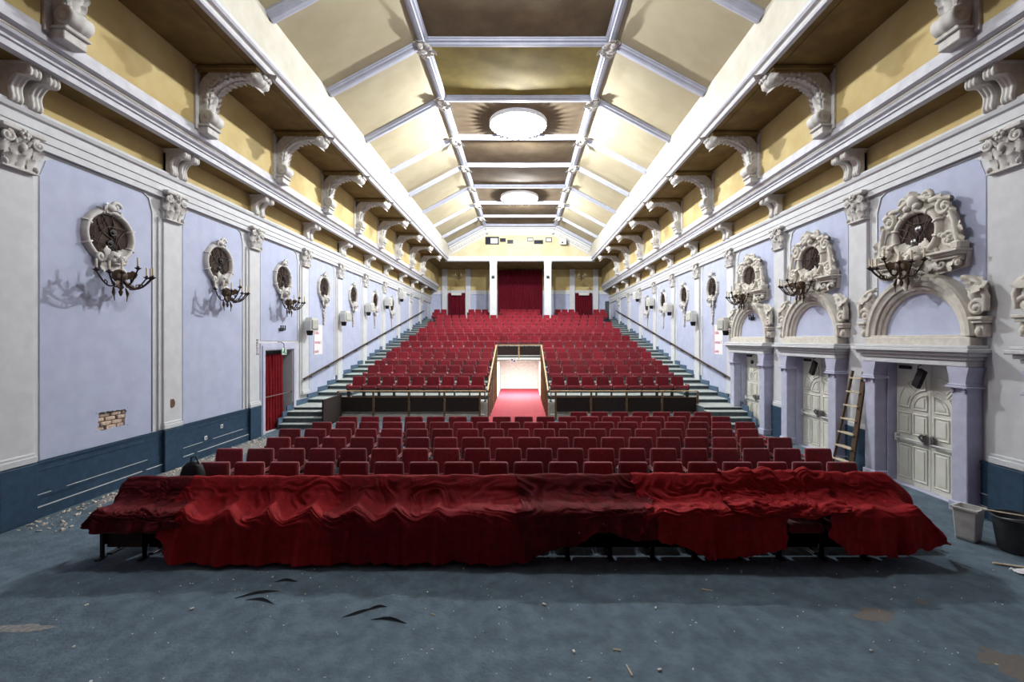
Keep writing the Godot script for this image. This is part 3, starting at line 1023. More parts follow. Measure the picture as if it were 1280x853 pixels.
func passage():
	var t := thing("entrance_passage", "", "", "", "structure")
	var m := MB.new()
	m.box2(Vector3(-VX, 0.0, -12.0), Vector3(VX, 0.006, -24.5))
	part(t, "red_carpet", m, M.redcarpet)
	# side walls follow the terrace
	for s in [-1.0, 1.0]:
		m = MB.new()
		for i in 7:
			var d0: float = TR0 + RUN * i if i > 0 else 15.0
			var d1: float = min(TR0 + RUN * (i + 1), 20.3)
			if d1 > d0: m.box2(Vector3(s * VX, 0, -d0), Vector3(s * (VX + 0.06), TB + RISE * i + 0.05, -d1))
		m.box2(Vector3(s * VX, 0, -20.2), Vector3(s * (VX + 0.06), 1.75, -24.5))
		part(t, "side_wall", m, M.concrete)
	m = MB.new()
	m.box2(Vector3(-VX - 0.06, 0, -24.4), Vector3(VX + 0.06, 1.75, -24.6))
	part(t, "end_wall", m, M.concrete)
	m = MB.new()
	m.box2(Vector3(-VX - 0.06, 1.68, -20.2), Vector3(VX + 0.06, 1.75, -24.5))
	part(t, "passage_ceiling", m, M.concrete)
	var l := thing("passage_light", "white fluorescent batten under the ceiling of the entrance passage", "lamp")
	l.position = Vector3(0, 1.66, -21.6)
	m = MB.new()
	m.cbox(Vector3(0, 0, 0), Vector3(1.3, 0.04, 0.14), 0.01)
	part(l, "housing", m, M.speaker)
	m = MB.new()
	for q in [-0.035, 0.035]: m.tube([Vector3(-0.6, -0.035, q), Vector3(0.6, -0.035, q)], 0.014, 8)
	part(l, "tube", m, M.glow)
	var al := AreaLight3D.new()
	al.name = "tube_light"
	al.area_size = Vector2(1.2, 0.1)
	al.position = Vector3(0, -0.07, 0)
	al.rotation.x = -PI / 2
	al.light_energy = PASSAGE
	al.light_color = Color(1.0, 1.0, 1.0)
	al.area_range = 30.0
	al.shadow_enabled = true
	l.add_child(al)
const PASSAGE := 28.0

func sidew(x: float) -> String:
	return "side of the blue dado" if x < 0 else "side of the arched doors"

func rear():
	var g := thing("wall_rear_gable", "", "", "", "structure")
	var m := MB.new()
	m.prism([Vector2(-5.3, 8.14), Vector2(5.3, 8.14), Vector2(5.3, 9.35), Vector2(2.5, 10.9), Vector2(-2.5, 10.9), Vector2(-5.3, 9.35)], -ZG - 0.3, -ZG)
	part(g, "gable_panel", m, M.cream)
	m = MB.new()
	m.prism([Vector2(-4.9, 8.45), Vector2(4.9, 8.45), Vector2(4.75, 8.62), Vector2(2.3, 9.95), Vector2(-2.3, 9.95), Vector2(-4.75, 8.62)], -ZG, -ZG + 0.012)
	part(g, "yellow_field", m, M.paleyellow)
	# ornamental band with leaf drops under the ceiling line
	var path := [Vector2(-5.0, 9.12), Vector2(-2.45, 10.5), Vector2(2.45, 10.5), Vector2(5.0, 9.12)]
	m = MB.new()
	for i in 3:
		var a: Vector2 = path[i]
		var b: Vector2 = path[i + 1]
		var d := (b - a).normalized()
		var nn := Vector2(-d.y, d.x)
		for e in [[0.0, 0.14], [-0.12, 0.09], [-0.42, 0.05]]:
			m.prism([a + nn * e[0], b + nn * e[0], b + nn * (e[0] - 0.07), a + nn * (e[0] - 0.07)], -ZG, -ZG + e[1])
	part(g, "gable_moulding", m, M.white)
	m = MB.new()
	m.leaf(Vector3.ZERO, Vector3.DOWN, Vector3(0, 0, 1), 0.24, 0.17, 0.4)
	m.ell(Vector3(0.1, -0.05, 0.02), Vector3(0.03, 0.05, 0.04), Basis.IDENTITY, 6, 4)
	var lf := m.mesh()
	for i in 3:
		var a: Vector2 = path[i]
		var b: Vector2 = path[i + 1]
		var k := int((b - a).length() / 0.2)
		var nn := Vector2(-(b - a).normalized().y, (b - a).normalized().x)
		for j in k:
			var p := a.lerp(b, (j + 0.5) / k) - nn * 0.17
			var o := part(g, "leaf_drop", lf, M.orn, Vector3(p.x, p.y, -ZG + 0.03))
			o.rotation.z = (b - a).angle()
	m = MB.new()
	m.sweep([Vector2(-ZG + 0.0, 8.5), Vector2(-ZG + 0.05, 8.46), Vector2(-ZG + 0.06, 8.38), Vector2(-ZG + 0.1, 8.36), Vector2(-ZG + 0.12, 8.2), Vector2(-ZG + 0.1, 8.14), Vector2(-ZG - 0.2, 8.12)], -5.1, 5.1)
	var o2 := part(g, "sill_moulding", m, M.white)
	o2.basis = Basis(Vector3(0, 0, 1), Vector3(0, 1, 0), Vector3(1, 0, 0))
	# projection windows
	for e in [[-1.95, 9.58, 0.95, 0.54, 1], [-1.2, 9.62, 0.42, 0.26, 0], [-0.68, 9.5, 0.42, 0.26, 0], [0.72, 9.66, 0.42, 0.28, 2], [1.3, 9.48, 0.64, 0.28, 0], [2.02, 9.64, 0.44, 0.32, 2]]:
		var w := part(g, "projection_window", null, null, Vector3(e[0], e[1], -ZG + 0.012))
		m = MB.new()
		m.strip_frame(Vector3(0, 0, 0.02), e[2], e[3], 0.045, 0.06)
		w.mesh = m.mesh(); w.material_override = M.metal
		m = MB.new()
		m.box(Vector3(0, 0, 0.008), Vector3(e[2] - 0.06, e[3] - 0.06, 0.012))
		part(w, "pane", m, M.speaker if e[4] == 2 else M.glassdark)
		if e[4] == 1:
			m = MB.new()
			m.cbox(Vector3(0.14, -0.02, 0.05), Vector3(0.5, 0.36, 0.08), 0.01)
			part(w, "white_shutter", m, M.speaker)
	var pj := thing("gable_floodlight", "small white floodlight box fixed on the yellow rear gable beside the projection windows", "floodlight")
	pj.position = Vector3(3.0, 9.42, -ZG + 0.32)
	m = MB.new()
	m.cbox(Vector3.ZERO, Vector3(0.45, 0.34, 0.2), 0.02)
	part(pj, "housing", m, M.speaker)
	m = MB.new()
	m.box(Vector3(0.28, 0.05, 0), Vector3(0.04, 0.4, 0.08)); m.box(Vector3(-0.05, -0.05, 0.11), Vector3(0.12, 0.1, 0.02))
	part(pj, "bracket", m, M.metal)

	var b := thing("wall_rear", "", "", "", "structure")
	m = MB.new()
	m.box2(Vector3(-7.4, 0, -ZB), Vector3(7.4, 8.4, -ZB - 0.3))
	part(b, "plaster", m, M.lav)
	m = MB.new()
	m.box2(Vector3(-7.1, 6.46, -ZB), Vector3(7.1, 8.2, -ZB + 0.02))
	part(b, "yellow_band", m, M.yellow)
	m = MB.new()
	m.box2(Vector3(-7.1, 6.2, -ZB), Vector3(7.1, 6.46, -ZB + 0.08))
	m.box2(Vector3(-7.1, 6.4, -ZB), Vector3(7.1, 6.5, -ZB + 0.14))
	part(b, "string_course", m, M.white)
	for x in [-5.95, -4.1, 4.1, 5.95, -2.15, 2.15]:
		m = MB.new()
		m.cbox(Vector3(x, 6.1, -ZB + 0.1), Vector3(0.42, 4.15, 0.2), 0.015)
		part(b, "pilaster", m, M.white)
	m = MB.new()
	m.box2(Vector3(-6.45, 8.17, -ZG), Vector3(6.45, 8.4, -ZB))
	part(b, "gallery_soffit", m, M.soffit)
	for x in [-1.87, 1.95]:
		var cc := thing("square_column", "white square column beside the big rear curtain, on the %s" % sidew(x), "column", "columns beside the rear curtain")
		m = MB.new()
		m.cbox(Vector3(x, 6.0, -ZG - 0.05), Vector3(0.5, 4.3, 0.4), 0.02)
		part(cc, "shaft", m, M.white)
		m = MB.new()
		m.cbox(Vector3(x, 8.05, -ZG - 0.05), Vector3(0.54, 0.2, 0.44), 0.02)
		m.cbox(Vector3(x, 7.5, -ZG - 0.05), Vector3(0.53, 0.05, 0.43), 0.01)
		part(cc, "capital_block", m, M.white)
		var cl := thing("column_spotlight", "small black spotlight on the rear column, on the %s" % sidew(x), "spotlight", "spotlights on the rear columns")
		m = MB.new()
		m.cbox(Vector3(x, 7.0, -ZG + 0.22), Vector3(0.2, 0.14, 0.12), 0.02)
		part(cl, "body", m, M.black)
		m = MB.new()
		m.tube([Vector3(x - 0.09, 7.02, -ZG + 0.16), Vector3(x - 0.09, 7.1, -ZG + 0.22), Vector3(x + 0.09, 7.1, -ZG + 0.22), Vector3(x + 0.09, 7.02, -ZG + 0.16)], 0.012, 5)
		part(cl, "yoke", m, M.black)
	curtain("stage_curtain", Vector3(0, 4.0, -ZB + 0.35), 3.5, 4.1, M.curtain2, "large dark red velvet curtain hanging in the middle of the rear wall", 26)
	for s in [-1.0, 1.0]:
		curtain("door_curtain", Vector3(s * 5.0, 4.0, -ZB + 0.16), 1.35, 2.3, M.curtain2, "dark red curtain in the narrow rear doorway on the %s" % sidew(s), 9, "rear doorway curtains")
		var ex := thing("exit_box", "white light box above the narrow rear doorway on the %s" % sidew(s), "sign", "rear exit boxes")
		m = MB.new()
		m.cbox(Vector3(s * 5.0, 6.2, -ZB + 0.34), Vector3(0.8, 0.22, 0.16), 0.02)
		part(ex, "box", m, M.speaker)
		var ch := thing("small_chandelier", "small brass chandelier under the rear gallery ceiling on the %s" % sidew(s), "chandelier", "rear chandeliers")
		ch.position = Vector3(s * 4.6, 7.35, -34.2)
		m = MB.new()
		m.tube([Vector3(0, 0.82, 0), Vector3(0, 0, 0)], 0.012, 5)
		m.lathe([Vector2(0, -0.35), Vector2(0.05, -0.28), Vector2(0.02, -0.2), Vector2(0.09, -0.08), Vector2(0.03, 0.05), Vector2(0, 0.1)], 8)
		part(ch, "stem", m, M.gilt)
		for k in 6:
			var a := TAU * k / 6
			m = MB.new()
			var pth := []
			for i in 7: pth.append(Vector3(cos(a) * 0.42 * i / 6.0, -0.05 - 0.16 * sin(PI * i / 6.0) + 0.08 * i / 6.0, sin(a) * 0.42 * i / 6.0))
			m.tube(pth, 0.014, 5)
			var arm := part(ch, "arm", m, M.gilt)
			m = MB.new()
			m.tube([pth[6], pth[6] + Vector3(0, 0.16, 0)], 0.018, 6)
			part(arm, "candle", m, M.candle)
	# front closing wall behind the camera
	var fw := thing("wall_front", "", "", "", "structure")
	m = MB.new()
	m.box2(Vector3(-7.4, -0.2, 3.0), Vector3(7.4, 11.0, 3.3))
	part(fw, "stage_drape", m, M.curtain2)

func curtain(called: String, at: Vector3, w: float, h: float, mt: Material, label: String, folds: int, group := "", dep := 0.07) -> Node3D:
	var m := MB.new()
	var rows := []
	var fn := FastNoiseLite.new()
	fn.seed = folds; fn.frequency = 0.8
	for i in 9:
		var v := i / 8.0
		var q := []
		for j in folds * 6 + 1:
			var u := float(j) / (folds * 6)
			var z := dep * (sin(u * folds * TAU + 1.5 * fn.get_noise_2d(u * 6, v)) + 0.5 * fn.get_noise_2d(u * 20, v * 2 + 7)) * (0.75 + 0.25 * v)
			q.append(at + Vector3((u - 0.5) * w, h * (1.0 - v), z))
		rows.append(q)
	m.grid(rows)
	return solo(called, m, mt, label, "curtain", group)

func left_doorway():
	var t := thing("trim_3", "", "", "", "structure")
	on_wall(t, -1, 13.54, 0)
	var m := MB.new()
	# local x grows into the hall depth on the left wall
	for e in [[0.0, 0.12, 0.06], [0.12, 0.07, 0.035]]:
		var o: float = 0.8 + e[0]
		for s in [-1.0, 1.0]: m.box(Vector3(s * (o + e[1] / 2), (2.36 + e[0]) / 2, e[2] / 2), Vector3(e[1], 2.36 + e[0], e[2]))
		m.box(Vector3(0, 2.36 + e[0] + e[1] / 2, e[2] / 2), Vector3(2 * (o + e[1]), e[1], e[2]))
	part(t, "door_frame", m, M.jamb)
	m = MB.new()
	for s in [-1.0, 1.0]: m.box(Vector3(s * 0.79, 1.18, -0.03), Vector3(0.03, 2.36, 0.1))
	m.box(Vector3(0, 2.345, -0.03), Vector3(1.6, 0.03, 0.1))
	part(t, "door_lining", m, M.white)
	m = MB.new()
	for s in [-1.0, 1.0]: m.box(Vector3(s * 0.79, 1.18, -0.19), Vector3(0.03, 2.36, 0.22))
	m.box(Vector3(0, 2.345, -0.19), Vector3(1.6, 0.03, 0.22))
	part(t, "inner_lining", m, M.white)
	m = MB.new()
	m.box2(Vector3(-1.2, -0.1, -1.3), Vector3(1.2, 2.6, -1.35))
	m.box2(Vector3(-1.2, -0.1, -0.3), Vector3(-1.15, 2.6, -1.35)); m.box2(Vector3(1.15, -0.1, -0.3), Vector3(1.2, 2.6, -1.35))
	m.box2(Vector3(-1.2, 2.55, -0.3), Vector3(1.2, 2.6, -1.35)); m.box2(Vector3(-1.2, -0.1, -0.3), Vector3(1.2, 0, -1.35))
	part(t, "lobby", m, M.white)
	var c := curtain("doorway_curtain", Vector3.ZERO, 1.25, 2.2, M.curtain, "red velvet curtain hanging in the doorway beside the aisle stairs", 8, "", 0.05)
	on_wall(c, -1, 13.4, 0.02)
	c.position.x -= 0.12
	var rl := thing("door_chain", "thin pale bar across the red doorway curtain", "bar")
	on_wall(rl, -1, 13.54, 1.02)
	m = MB.new()
	m.tube([Vector3(-0.76, 0, 0.0), Vector3(0.76, 0, 0.0)], 0.012, 6)
	part(rl, "rod", m, M.chrome)
	m = MB.new()
	for s in [-0.76, 0.76]: m.cbox(Vector3(s, 0, 0), Vector3(0.03, 0.06, 0.05), 0.005)
	part(rl, "end_plate", m, M.chrome)
	var ex := thing("exit_sign", "small pale green exit sign hanging over the curtained doorway", "sign")
	on_wall(ex, -1, 13.54, 2.36)
	m = MB.new()
	m.cbox(Vector3(0, -0.06, 0.16), Vector3(0.26, 0.2, 0.03), 0.006)
	part(ex, "plate", m, M.exit)
	m = MB.new()
	m.box(Vector3(0.0, -0.03, 0.178), Vector3(0.05, 0.1, 0.004)); m.box(Vector3(-0.05, -0.08, 0.178), Vector3(0.09, 0.03, 0.004)); m.box(Vector3(0.04, -0.11, 0.178), Vector3(0.07, 0.03, 0.004)); m.ell(Vector3(0.02, 0.03, 0.178), Vector3(0.022, 0.022, 0.004))
	part(ex, "running_figure", m, M.exitmark)
	m = MB.new()
	m.tube([Vector3(0, 0.03, 0.16), Vector3(0, 0.16, 0.16), Vector3(-0.04, 0.22, 0.1), Vector3(-0.08, 0.22, 0.01)], 0.012, 6)
	part(ex, "hanger", m, M.metal)

func surround(k: int, lab: String):
	var d := bayd(k + 0.5)
	var t := thing("door_surround", lab, "door surround")
	on_wall(t, 1, d, 0)
	var m := MB.new()
	for s in [-1.0, 1.0]:
		m = MB.new()
		m.cbox(Vector3(s * 0.9, 1.12, 0.12), Vector3(0.26, 2.24, 0.24), 0.012)
		m.cbox(Vector3(s * 0.9, 0.08, 0.13), Vector3(0.3, 0.16, 0.28), 0.012)
		var j := part(t, "jamb", m, M.jamb)
		m = MB.new()
		m.cbox(Vector3(s * 0.9, 1.93, 0.14), Vector3(0.36, 0.035, 0.32), 0.008)
		m.cbox(Vector3(s * 0.9, 1.965, 0.14), Vector3(0.31, 0.035, 0.29), 0.008)
		for q in [-1.0, 1.0]: m.spiral(Vector3(s * 0.9 + q * 0.1, 1.87, 0.26), 0.035, 1.3, 0.012, Vector3(q, 0, 0), Vector3(0, 1, 0), PI / 2)
		m.prism([Vector2(s * 0.9 - 0.13, 1.98), Vector2(s * 0.9 + 0.13, 1.98), Vector2(s * 0.9 + 0.14, 2.08), Vector2(s * 0.9 + 0.18, 2.24), Vector2(s * 0.9 - 0.18, 2.24), Vector2(s * 0.9 - 0.14, 2.08)], 0.0, 0.27)
		part(j, "jamb_capital", m, M.jamb)
		m = MB.new()
		m.box(Vector3(s * 0.743, 1.12, -0.09), Vector3(0.022, 2.25, 0.22))
		part(t, "reveal", m, M.jamb)
	m = MB.new()
	for e in [[2.24, 2.34, 0.27, 1.05], [2.34, 2.4, 0.3, 1.08], [2.4, 2.46, 0.34, 1.14], [2.46, 2.52, 0.4, 1.2], [2.52, 2.57, 0.36, 1.16]]:
		m.cbox(Vector3(0, (e[0] + e[1]) / 2, e[2] / 2), Vector3(2 * e[3], e[1] - e[0], e[2]), 0.012)
	part(t, "entablature", m, M.white)
	m = MB.new()
	m.cbox(Vector3(0, 2.63, 0.11), Vector3(2.1, 0.14, 0.22), 0.012)
	m.cbox(Vector3(0, 2.71, 0.1), Vector3(2.02, 0.05, 0.2), 0.012)
	part(t, "arch_sill", m, M.ornr)
	# archivolt
	var prof := [[0.74, 0.015], [0.74, 0.06], [0.78, 0.08], [0.8, 0.08], [0.8, 0.12], [0.84, 0.14], [0.87, 0.12], [0.87, 0.17], [0.95, 0.19], [0.97, 0.22], [1.04, 0.22], [1.07, 0.18], [1.09, 0.0]]
	m = MB.new()
	var n := 36
	for i in prof.size() - 1:
		var p: Array = prof[i]
		var q: Array = prof[i + 1]
		var rows := [[], []]
		for j in n + 1:
			var a := PI * j / n
			rows[0].append(Vector3(p[0] * cos(a), 2.72 + p[0] * sin(a), p[1]))
			rows[1].append(Vector3(q[0] * cos(a), 2.72 + q[0] * sin(a), q[1]))
		m.grid(rows, false, false, true)
	part(t, "archivolt", m, M.ornr)
	m = MB.new()
	var poly := []
	for j in n + 1: poly.append(Vector2(0.78 * cos(PI * j / n), 2.72 + 0.78 * sin(PI * j / n)))
	m.prism(poly, 0.0, 0.03)
	part(t, "lunette", m, M.lav)
	# side scrolls resting on small blocks
	for s in [-1.0, 1.0]:
		m = MB.new()
		m.cbox(Vector3(s * 1.14, 2.98, 0.12), Vector3(0.22, 0.05, 0.26), 0.01)
		m.cbox(Vector3(s * 1.14, 2.93, 0.11), Vector3(0.18, 0.05, 0.22), 0.01)
		m.cbox(Vector3(s * 1.14, 2.8, 0.09), Vector3(0.15, 0.2, 0.16), 0.02)
		m.ell(Vector3(s * 1.14, 2.78, 0.18), Vector3(0.05, 0.07, 0.04))
		m.spiral(Vector3(s * 1.1, 3.14, 0.16), 0.13, 1.5, 0.05, Vector3(s, 0, 0), Vector3(0, 1, 0), -0.4, [Vector3(s * 0.86, 3.62, 0.14), Vector3(s * 1.02, 3.58, 0.16), Vector3(s * 1.16, 3.46, 0.17), Vector3(s * 1.24, 3.3, 0.17)])
		m.leaf(Vector3(s * 0.95, 3.6, 0.16), Vector3(s * 0.75, -0.65, 0), Vector3(s * 0.3, 0.3, 0.9).normalized(), 0.42, 0.2, 0.5)
		m.leaf(Vector3(s * 1.02, 3.3, 0.16), Vector3(s * 0.2, 0.95, 0), Vector3(0, 0, 1), 0.3, 0.16, 0.5)
		m.ell(Vector3(s * 1.06, 3.38, 0.1), Vector3(0.13, 0.2, 0.12))
		part(t, "side_scroll", m, M.ornr)
	# cartouche above the arch
	m = MB.new()
	var half := [Vector2(0.0, 3.72), Vector2(0.42, 3.74), Vector2(0.84, 3.8), Vector2(0.88, 4.02), Vector2(0.78, 4.14), Vector2(0.72, 4.5), Vector2(0.62, 4.78), Vector2(0.44, 4.92), Vector2(0.26, 5.02), Vector2(0.14, 5.16), Vector2(0.0, 5.2)]
	var pl := []
	for p in half: pl.append(p)
	for i in range(half.size() - 2, 0, -1): pl.append(Vector2(-half[i].x, half[i].y))
	m.prism(pl, 0.0, 0.09)
	part(t, "cartouche_plate", m, M.ornr)
	m = MB.new()
	for s in [-1.0, 1.0]:
		m.cbox(Vector3(s * 0.62, 4.06, 0.14), Vector3(0.54, 0.04, 0.28), 0.01)
		m.cbox(Vector3(s * 0.62, 4.02, 0.12), Vector3(0.5, 0.05, 0.22), 0.01)
		m.cbox(Vector3(s * 0.6, 3.97, 0.1), Vector3(0.46, 0.05, 0.18), 0.01)
		m.cbox(Vector3(s * 0.8, 4.14, 0.13), Vector3(0.16, 0.14, 0.2), 0.03)
	part(t, "broken_cornice", m, M.ornr)
	var cy := 4.5
	m = MB.new()
	var rows := []
	for j in 36:
		var a := TAU * j / 36
		var q := []
		for e in [[-0.045, 0.05], [-0.04, 0.13], [-0.015, 0.17], [0.025, 0.18], [0.06, 0.15], [0.08, 0.07]]:
			q.append(Vector3((0.42 + e[0]) * cos(a), cy + (0.38 + e[0]) * sin(a), e[1]))
		rows.append(q)
	m.grid(rows, false, true)
	for j in 10:
		var a := TAU * (j + 0.5) / 10
		m.tube([Vector3(0.39 * cos(a), cy + 0.35 * sin(a), 0.1), Vector3(0.4 * cos(a), cy + 0.36 * sin(a), 0.17), Vector3(0.47 * cos(a), cy + 0.43 * sin(a), 0.18), Vector3(0.52 * cos(a), cy + 0.48 * sin(a), 0.1)], 0.022)
	part(t, "oval_frame", m, M.ornr)
	m = MB.new()
	m.ell(Vector3(0, cy, 0.09), Vector3(0.4, 0.36, 0.02), Basis.IDENTITY, 24, 6)
	part(t, "dark_opening", m, M.dark)
	m = MB.new()
	var r2 := RandomNumberGenerator.new()
	r2.seed = 30 + k
	for j in 9:
		var a := r2.randf() * TAU
		var b := a + r2.randf_range(1.4, 3.4)
		var p := []
		for i in 8:
			var u := i / 7.0
			p.append(Vector3(lerpf(cos(a), cos(b), u) * 0.36 + 0.04 * sin(u * 6 + j), cy + lerpf(sin(a), sin(b), u) * 0.29 + 0.04 * cos(u * 5 + j), 0.12 + 0.01 * (j % 3)))
		m.tube(p, 0.008, 4)
	part(t, "grille", m, M.iron)
	if k == 1:
		for s in [[0.05, 0.06], [-0.04, -0.14]]:
			m = MB.new()
			m.lathe([Vector2(0.0, 0.04), Vector2(0.025, 0.035), Vector2(0.035, 0.015), Vector2(0.05, 0.02), Vector2(0.065, 0.0)], 16, Transform3D(Basis(Vector3(1, 0, 0), Vector3(0, 0, 1), Vector3(0, -1, 0)), Vector3(s[0], cy + s[1], 0.12)))
			part(t, "lamp_socket", m, M.chrome)
	# scrollwork
	m = MB.new()
	for s in [-1.0, 1.0]:
		m.spiral(Vector3(s * 0.55, 4.82, 0.14), 0.15, 1.6, 0.045, Vector3(s, 0, 0), Vector3(0, 1, 0), 0.6, [Vector3(s * 0.3, 4.98, 0.15), Vector3(s * 0.45, 5.0, 0.15)])
		m.spiral(Vector3(s * 0.66, 4.3, 0.14), 0.14, 1.5, 0.045, Vector3(s, 0, 0), Vector3(0, -1, 0), 0.6, [Vector3(s * 0.66, 4.72, 0.14), Vector3(s * 0.72, 4.55, 0.14)])
		m.spiral(Vector3(s * 0.22, 5.08, 0.14), 0.11, 1.4, 0.04, Vector3(s, 0, 0), Vector3(0, 1, 0), -0.6, [Vector3(s * 0.05, 5.12, 0.16)])
		for e in [[0.62, 4.62, 0.4, 0.9], [0.7, 4.4, 0.9, 0.3], [0.5, 4.72, 0.6, 0.8], [0.75, 4.16, 0.5, 0.85], [0.4, 4.9, 0.85, 0.5], [0.3, 3.86, 0.9, 0.3], [0.55, 3.86, 0.9, -0.2], [0.56, 4.2, 0.4, 0.9]]:
			m.leaf(Vector3(s * e[0], e[1], 0.12), Vector3(s * e[2], e[3], 0).normalized(), Vector3(0, 0, 1), 0.24, 0.15, 0.7)
		for i in 6:
			m.ell(Vector3(s * (0.5 + 0.05 * i), 4.36 - 0.05 * i + 0.03 * (i % 2), 0.14), Vector3(0.055, 0.05, 0.06), Basis.IDENTITY, 6, 4)
		m.spiral(Vector3(s * 0.5, 3.88, 0.14), 0.09, 1.3, 0.035, Vector3(s, 0, 0), Vector3(0, 1, 0), 2.0)
		m.spiral(Vector3(s * 0.78, 3.88, 0.14), 0.08, 1.3, 0.035, Vector3(s, 0, 0), Vector3(0, 1, 0), 0.5)
	m.ell(Vector3(0, 5.06, 0.14), Vector3(0.12, 0.14, 0.12))
	m.leaf(Vector3(0, 5.05, 0.18), Vector3.UP, Vector3(0, 0, 1), 0.22, 0.2, 0.6)
	for q in [-1.0, 1.0]: m.ell(Vector3(q * 0.1, 4.95, 0.2), Vector3(0.07, 0.06, 0.06))
	part(t, "scrollwork", m, M.ornr)
	m = MB.new()
	mask_relief(m, 4.1, 1.15)
	m.ell(Vector3(0, 3.78, 0.24), Vector3(0.11, 0.14, 0.1))
	m.leaf(Vector3(0, 3.82, 0.24), Vector3.DOWN, Vector3(0, 0, 1), 0.36, 0.22, 0.3)
	for q in [-1.0, 1.0]: m.spiral(Vector3(q * 0.15, 3.72, 0.22), 0.09, 1.3, 0.035, Vector3(q, 0, 0), Vector3(0, 1, 0), 0.5)
	part(t, "keystone_mask", m, M.ornr)

func arch_band(c: Vector2, r0: float, r1: float, a0: float, a1: float) -> Array:
	var p := []
	for i in 9: p.append(c + Vector2(cos(lerpf(a0, a1, i / 8.0)), sin(lerpf(a0, a1, i / 8.0))) * r1)
	if r0 <= 0.0: p.append(c)
	else:
		for i in 9: p.append(c + Vector2(cos(lerpf(a1, a0, i / 8.0)), sin(lerpf(a1, a0, i / 8.0))) * r0)
	return p

func panel_on(leaf: Node, poly: Array):
	# raised moulding ring and a fielded centre
	var c := Vector2.ZERO
	for p in poly: c += p
	c /= poly.size()
	var m := MB.new()
	var n := poly.size()
	var ins := Geometry2D.offset_polygon(PackedVector2Array(poly), -0.028)
	var field := Geometry2D.offset_polygon(PackedVector2Array(poly), -0.05)
	m.prism(poly, 0.0, 0.004)
	for i in n:
		var a: Vector2 = poly[i]
		var b: Vector2 = poly[(i + 1) % n]
		m.tube([Vector3(a.x, a.y, 0.006), Vector3(b.x, b.y, 0.006)], 0.013, 5)
	if field.size() > 0 and field[0].size() > 2: m.prism(Array(field[0]), 0.0, 0.016)
	var o := part(leaf, "panel", m, M.door)
	o.position.z = 0.022

func doors():
	for k in [1, 2, 3, 0]:
		var d := bayd(k + 0.5)
		var t := thing("door_%d" % (k if k > 0 else 4), "", "", "", "structure")
		on_wall(t, 1, d, 0)
		for s in [-1.0, 1.0]:
			var m := MB.new()
			m.cbox(Vector3(s * 0.365, 1.115, 0), Vector3(0.725, 2.21, 0.044), 0.005)
			var lf := part(t, "leaf", m, M.door, Vector3(0, 0, -0.16))
			var c := Vector2(s * 0.07, 1.4)
			var a0 := 0.0 if s > 0 else PI
			var q: float = s
			panel_on(lf, arch_band(c, 0.0, 0.27, a0, PI / 2))
			panel_on(lf, arch_band(c, 0.36, 0.6, a0 + q * 0.05, a0 + q * 0.72))
			panel_on(lf, arch_band(c, 0.36, 0.6, a0 + q * 0.84, a0 + q * 1.5))
			for e in [[0.07, 0.34, 0.94, 1.31], [0.4, 0.67, 0.94, 1.31], [0.07, 0.34, 0.12, 0.72], [0.4, 0.67, 0.12, 0.72]]:
				panel_on(lf, [Vector2(s * e[0], e[2]), Vector2(s * e[1], e[2]), Vector2(s * e[1], e[3]), Vector2(s * e[0], e[3])])
			m = MB.new()
			m.cbox(Vector3(s * 0.37, 0.84, 0.085), Vector3(0.62, 0.03, 0.025), 0.006)
			m.cbox(Vector3(s * 0.67, 0.84, 0.06), Vector3(0.05, 0.14, 0.08), 0.012)
			part(lf, "push_bar", m, M.plastic)
			m = MB.new()
			m.cbox(Vector3(s * 0.08, 0.9, 0.06), Vector3(0.08, 0.2, 0.06), 0.02)
			m.tube([Vector3(s * 0.08, 0.86, 0.09), Vector3(s * 0.13, 0.93, 0.12), Vector3(s * 0.09, 0.99, 0.11)], 0.02, 6)
			part(lf, "latch", m, M.chrome)
			m = MB.new()
			if s < 0:
				m.cbox(Vector3(-0.5, 2.15, 0.05), Vector3(0.24, 0.06, 0.06), 0.01)
				part(lf, "door_closer", m, M.metal)
		var m := MB.new()
		m.box(Vector3(0, 2.26, -0.12), Vector3(1.56, 0.04, 0.2))
		m.box2(Vector3(-0.8, -0.05, -0.2), Vector3(0.8, 0.01, 0.0))
		part(t, "door_frame", m, M.jamb)
		var ex := thing("tilted_exit_light", ["dark exit light over the white doors closest to the stage", "dark exit light dangling askew over the white doors beside the bucket", "dark exit light dangling askew over the white doors between the ladder and the innermost doors", "small dark light hanging over the white doors closest to the aisle stairs"][k], "sign")
		on_wall(ex, 1, d, 2.06)
		m = MB.new()
		var bs := Basis(Vector3(0, 0, 1), -0.45)
		m.xf = Transform3D(bs, Vector3(-0.03, -0.08, 0.04))
		m.cbox(Vector3.ZERO, Vector3(0.15, 0.34, 0.07) if k < 3 else Vector3(0.1, 0.1, 0.06), 0.012)
		part(ex, "case", m, M.metal)
		m = MB.new()
		m.tube([Vector3(-0.08, 0.06, 0.03), Vector3(-0.1, 0.13, 0.0), Vector3(-0.1, 0.18, -0.1)], 0.008, 5)
		part(ex, "wire", m, M.black)

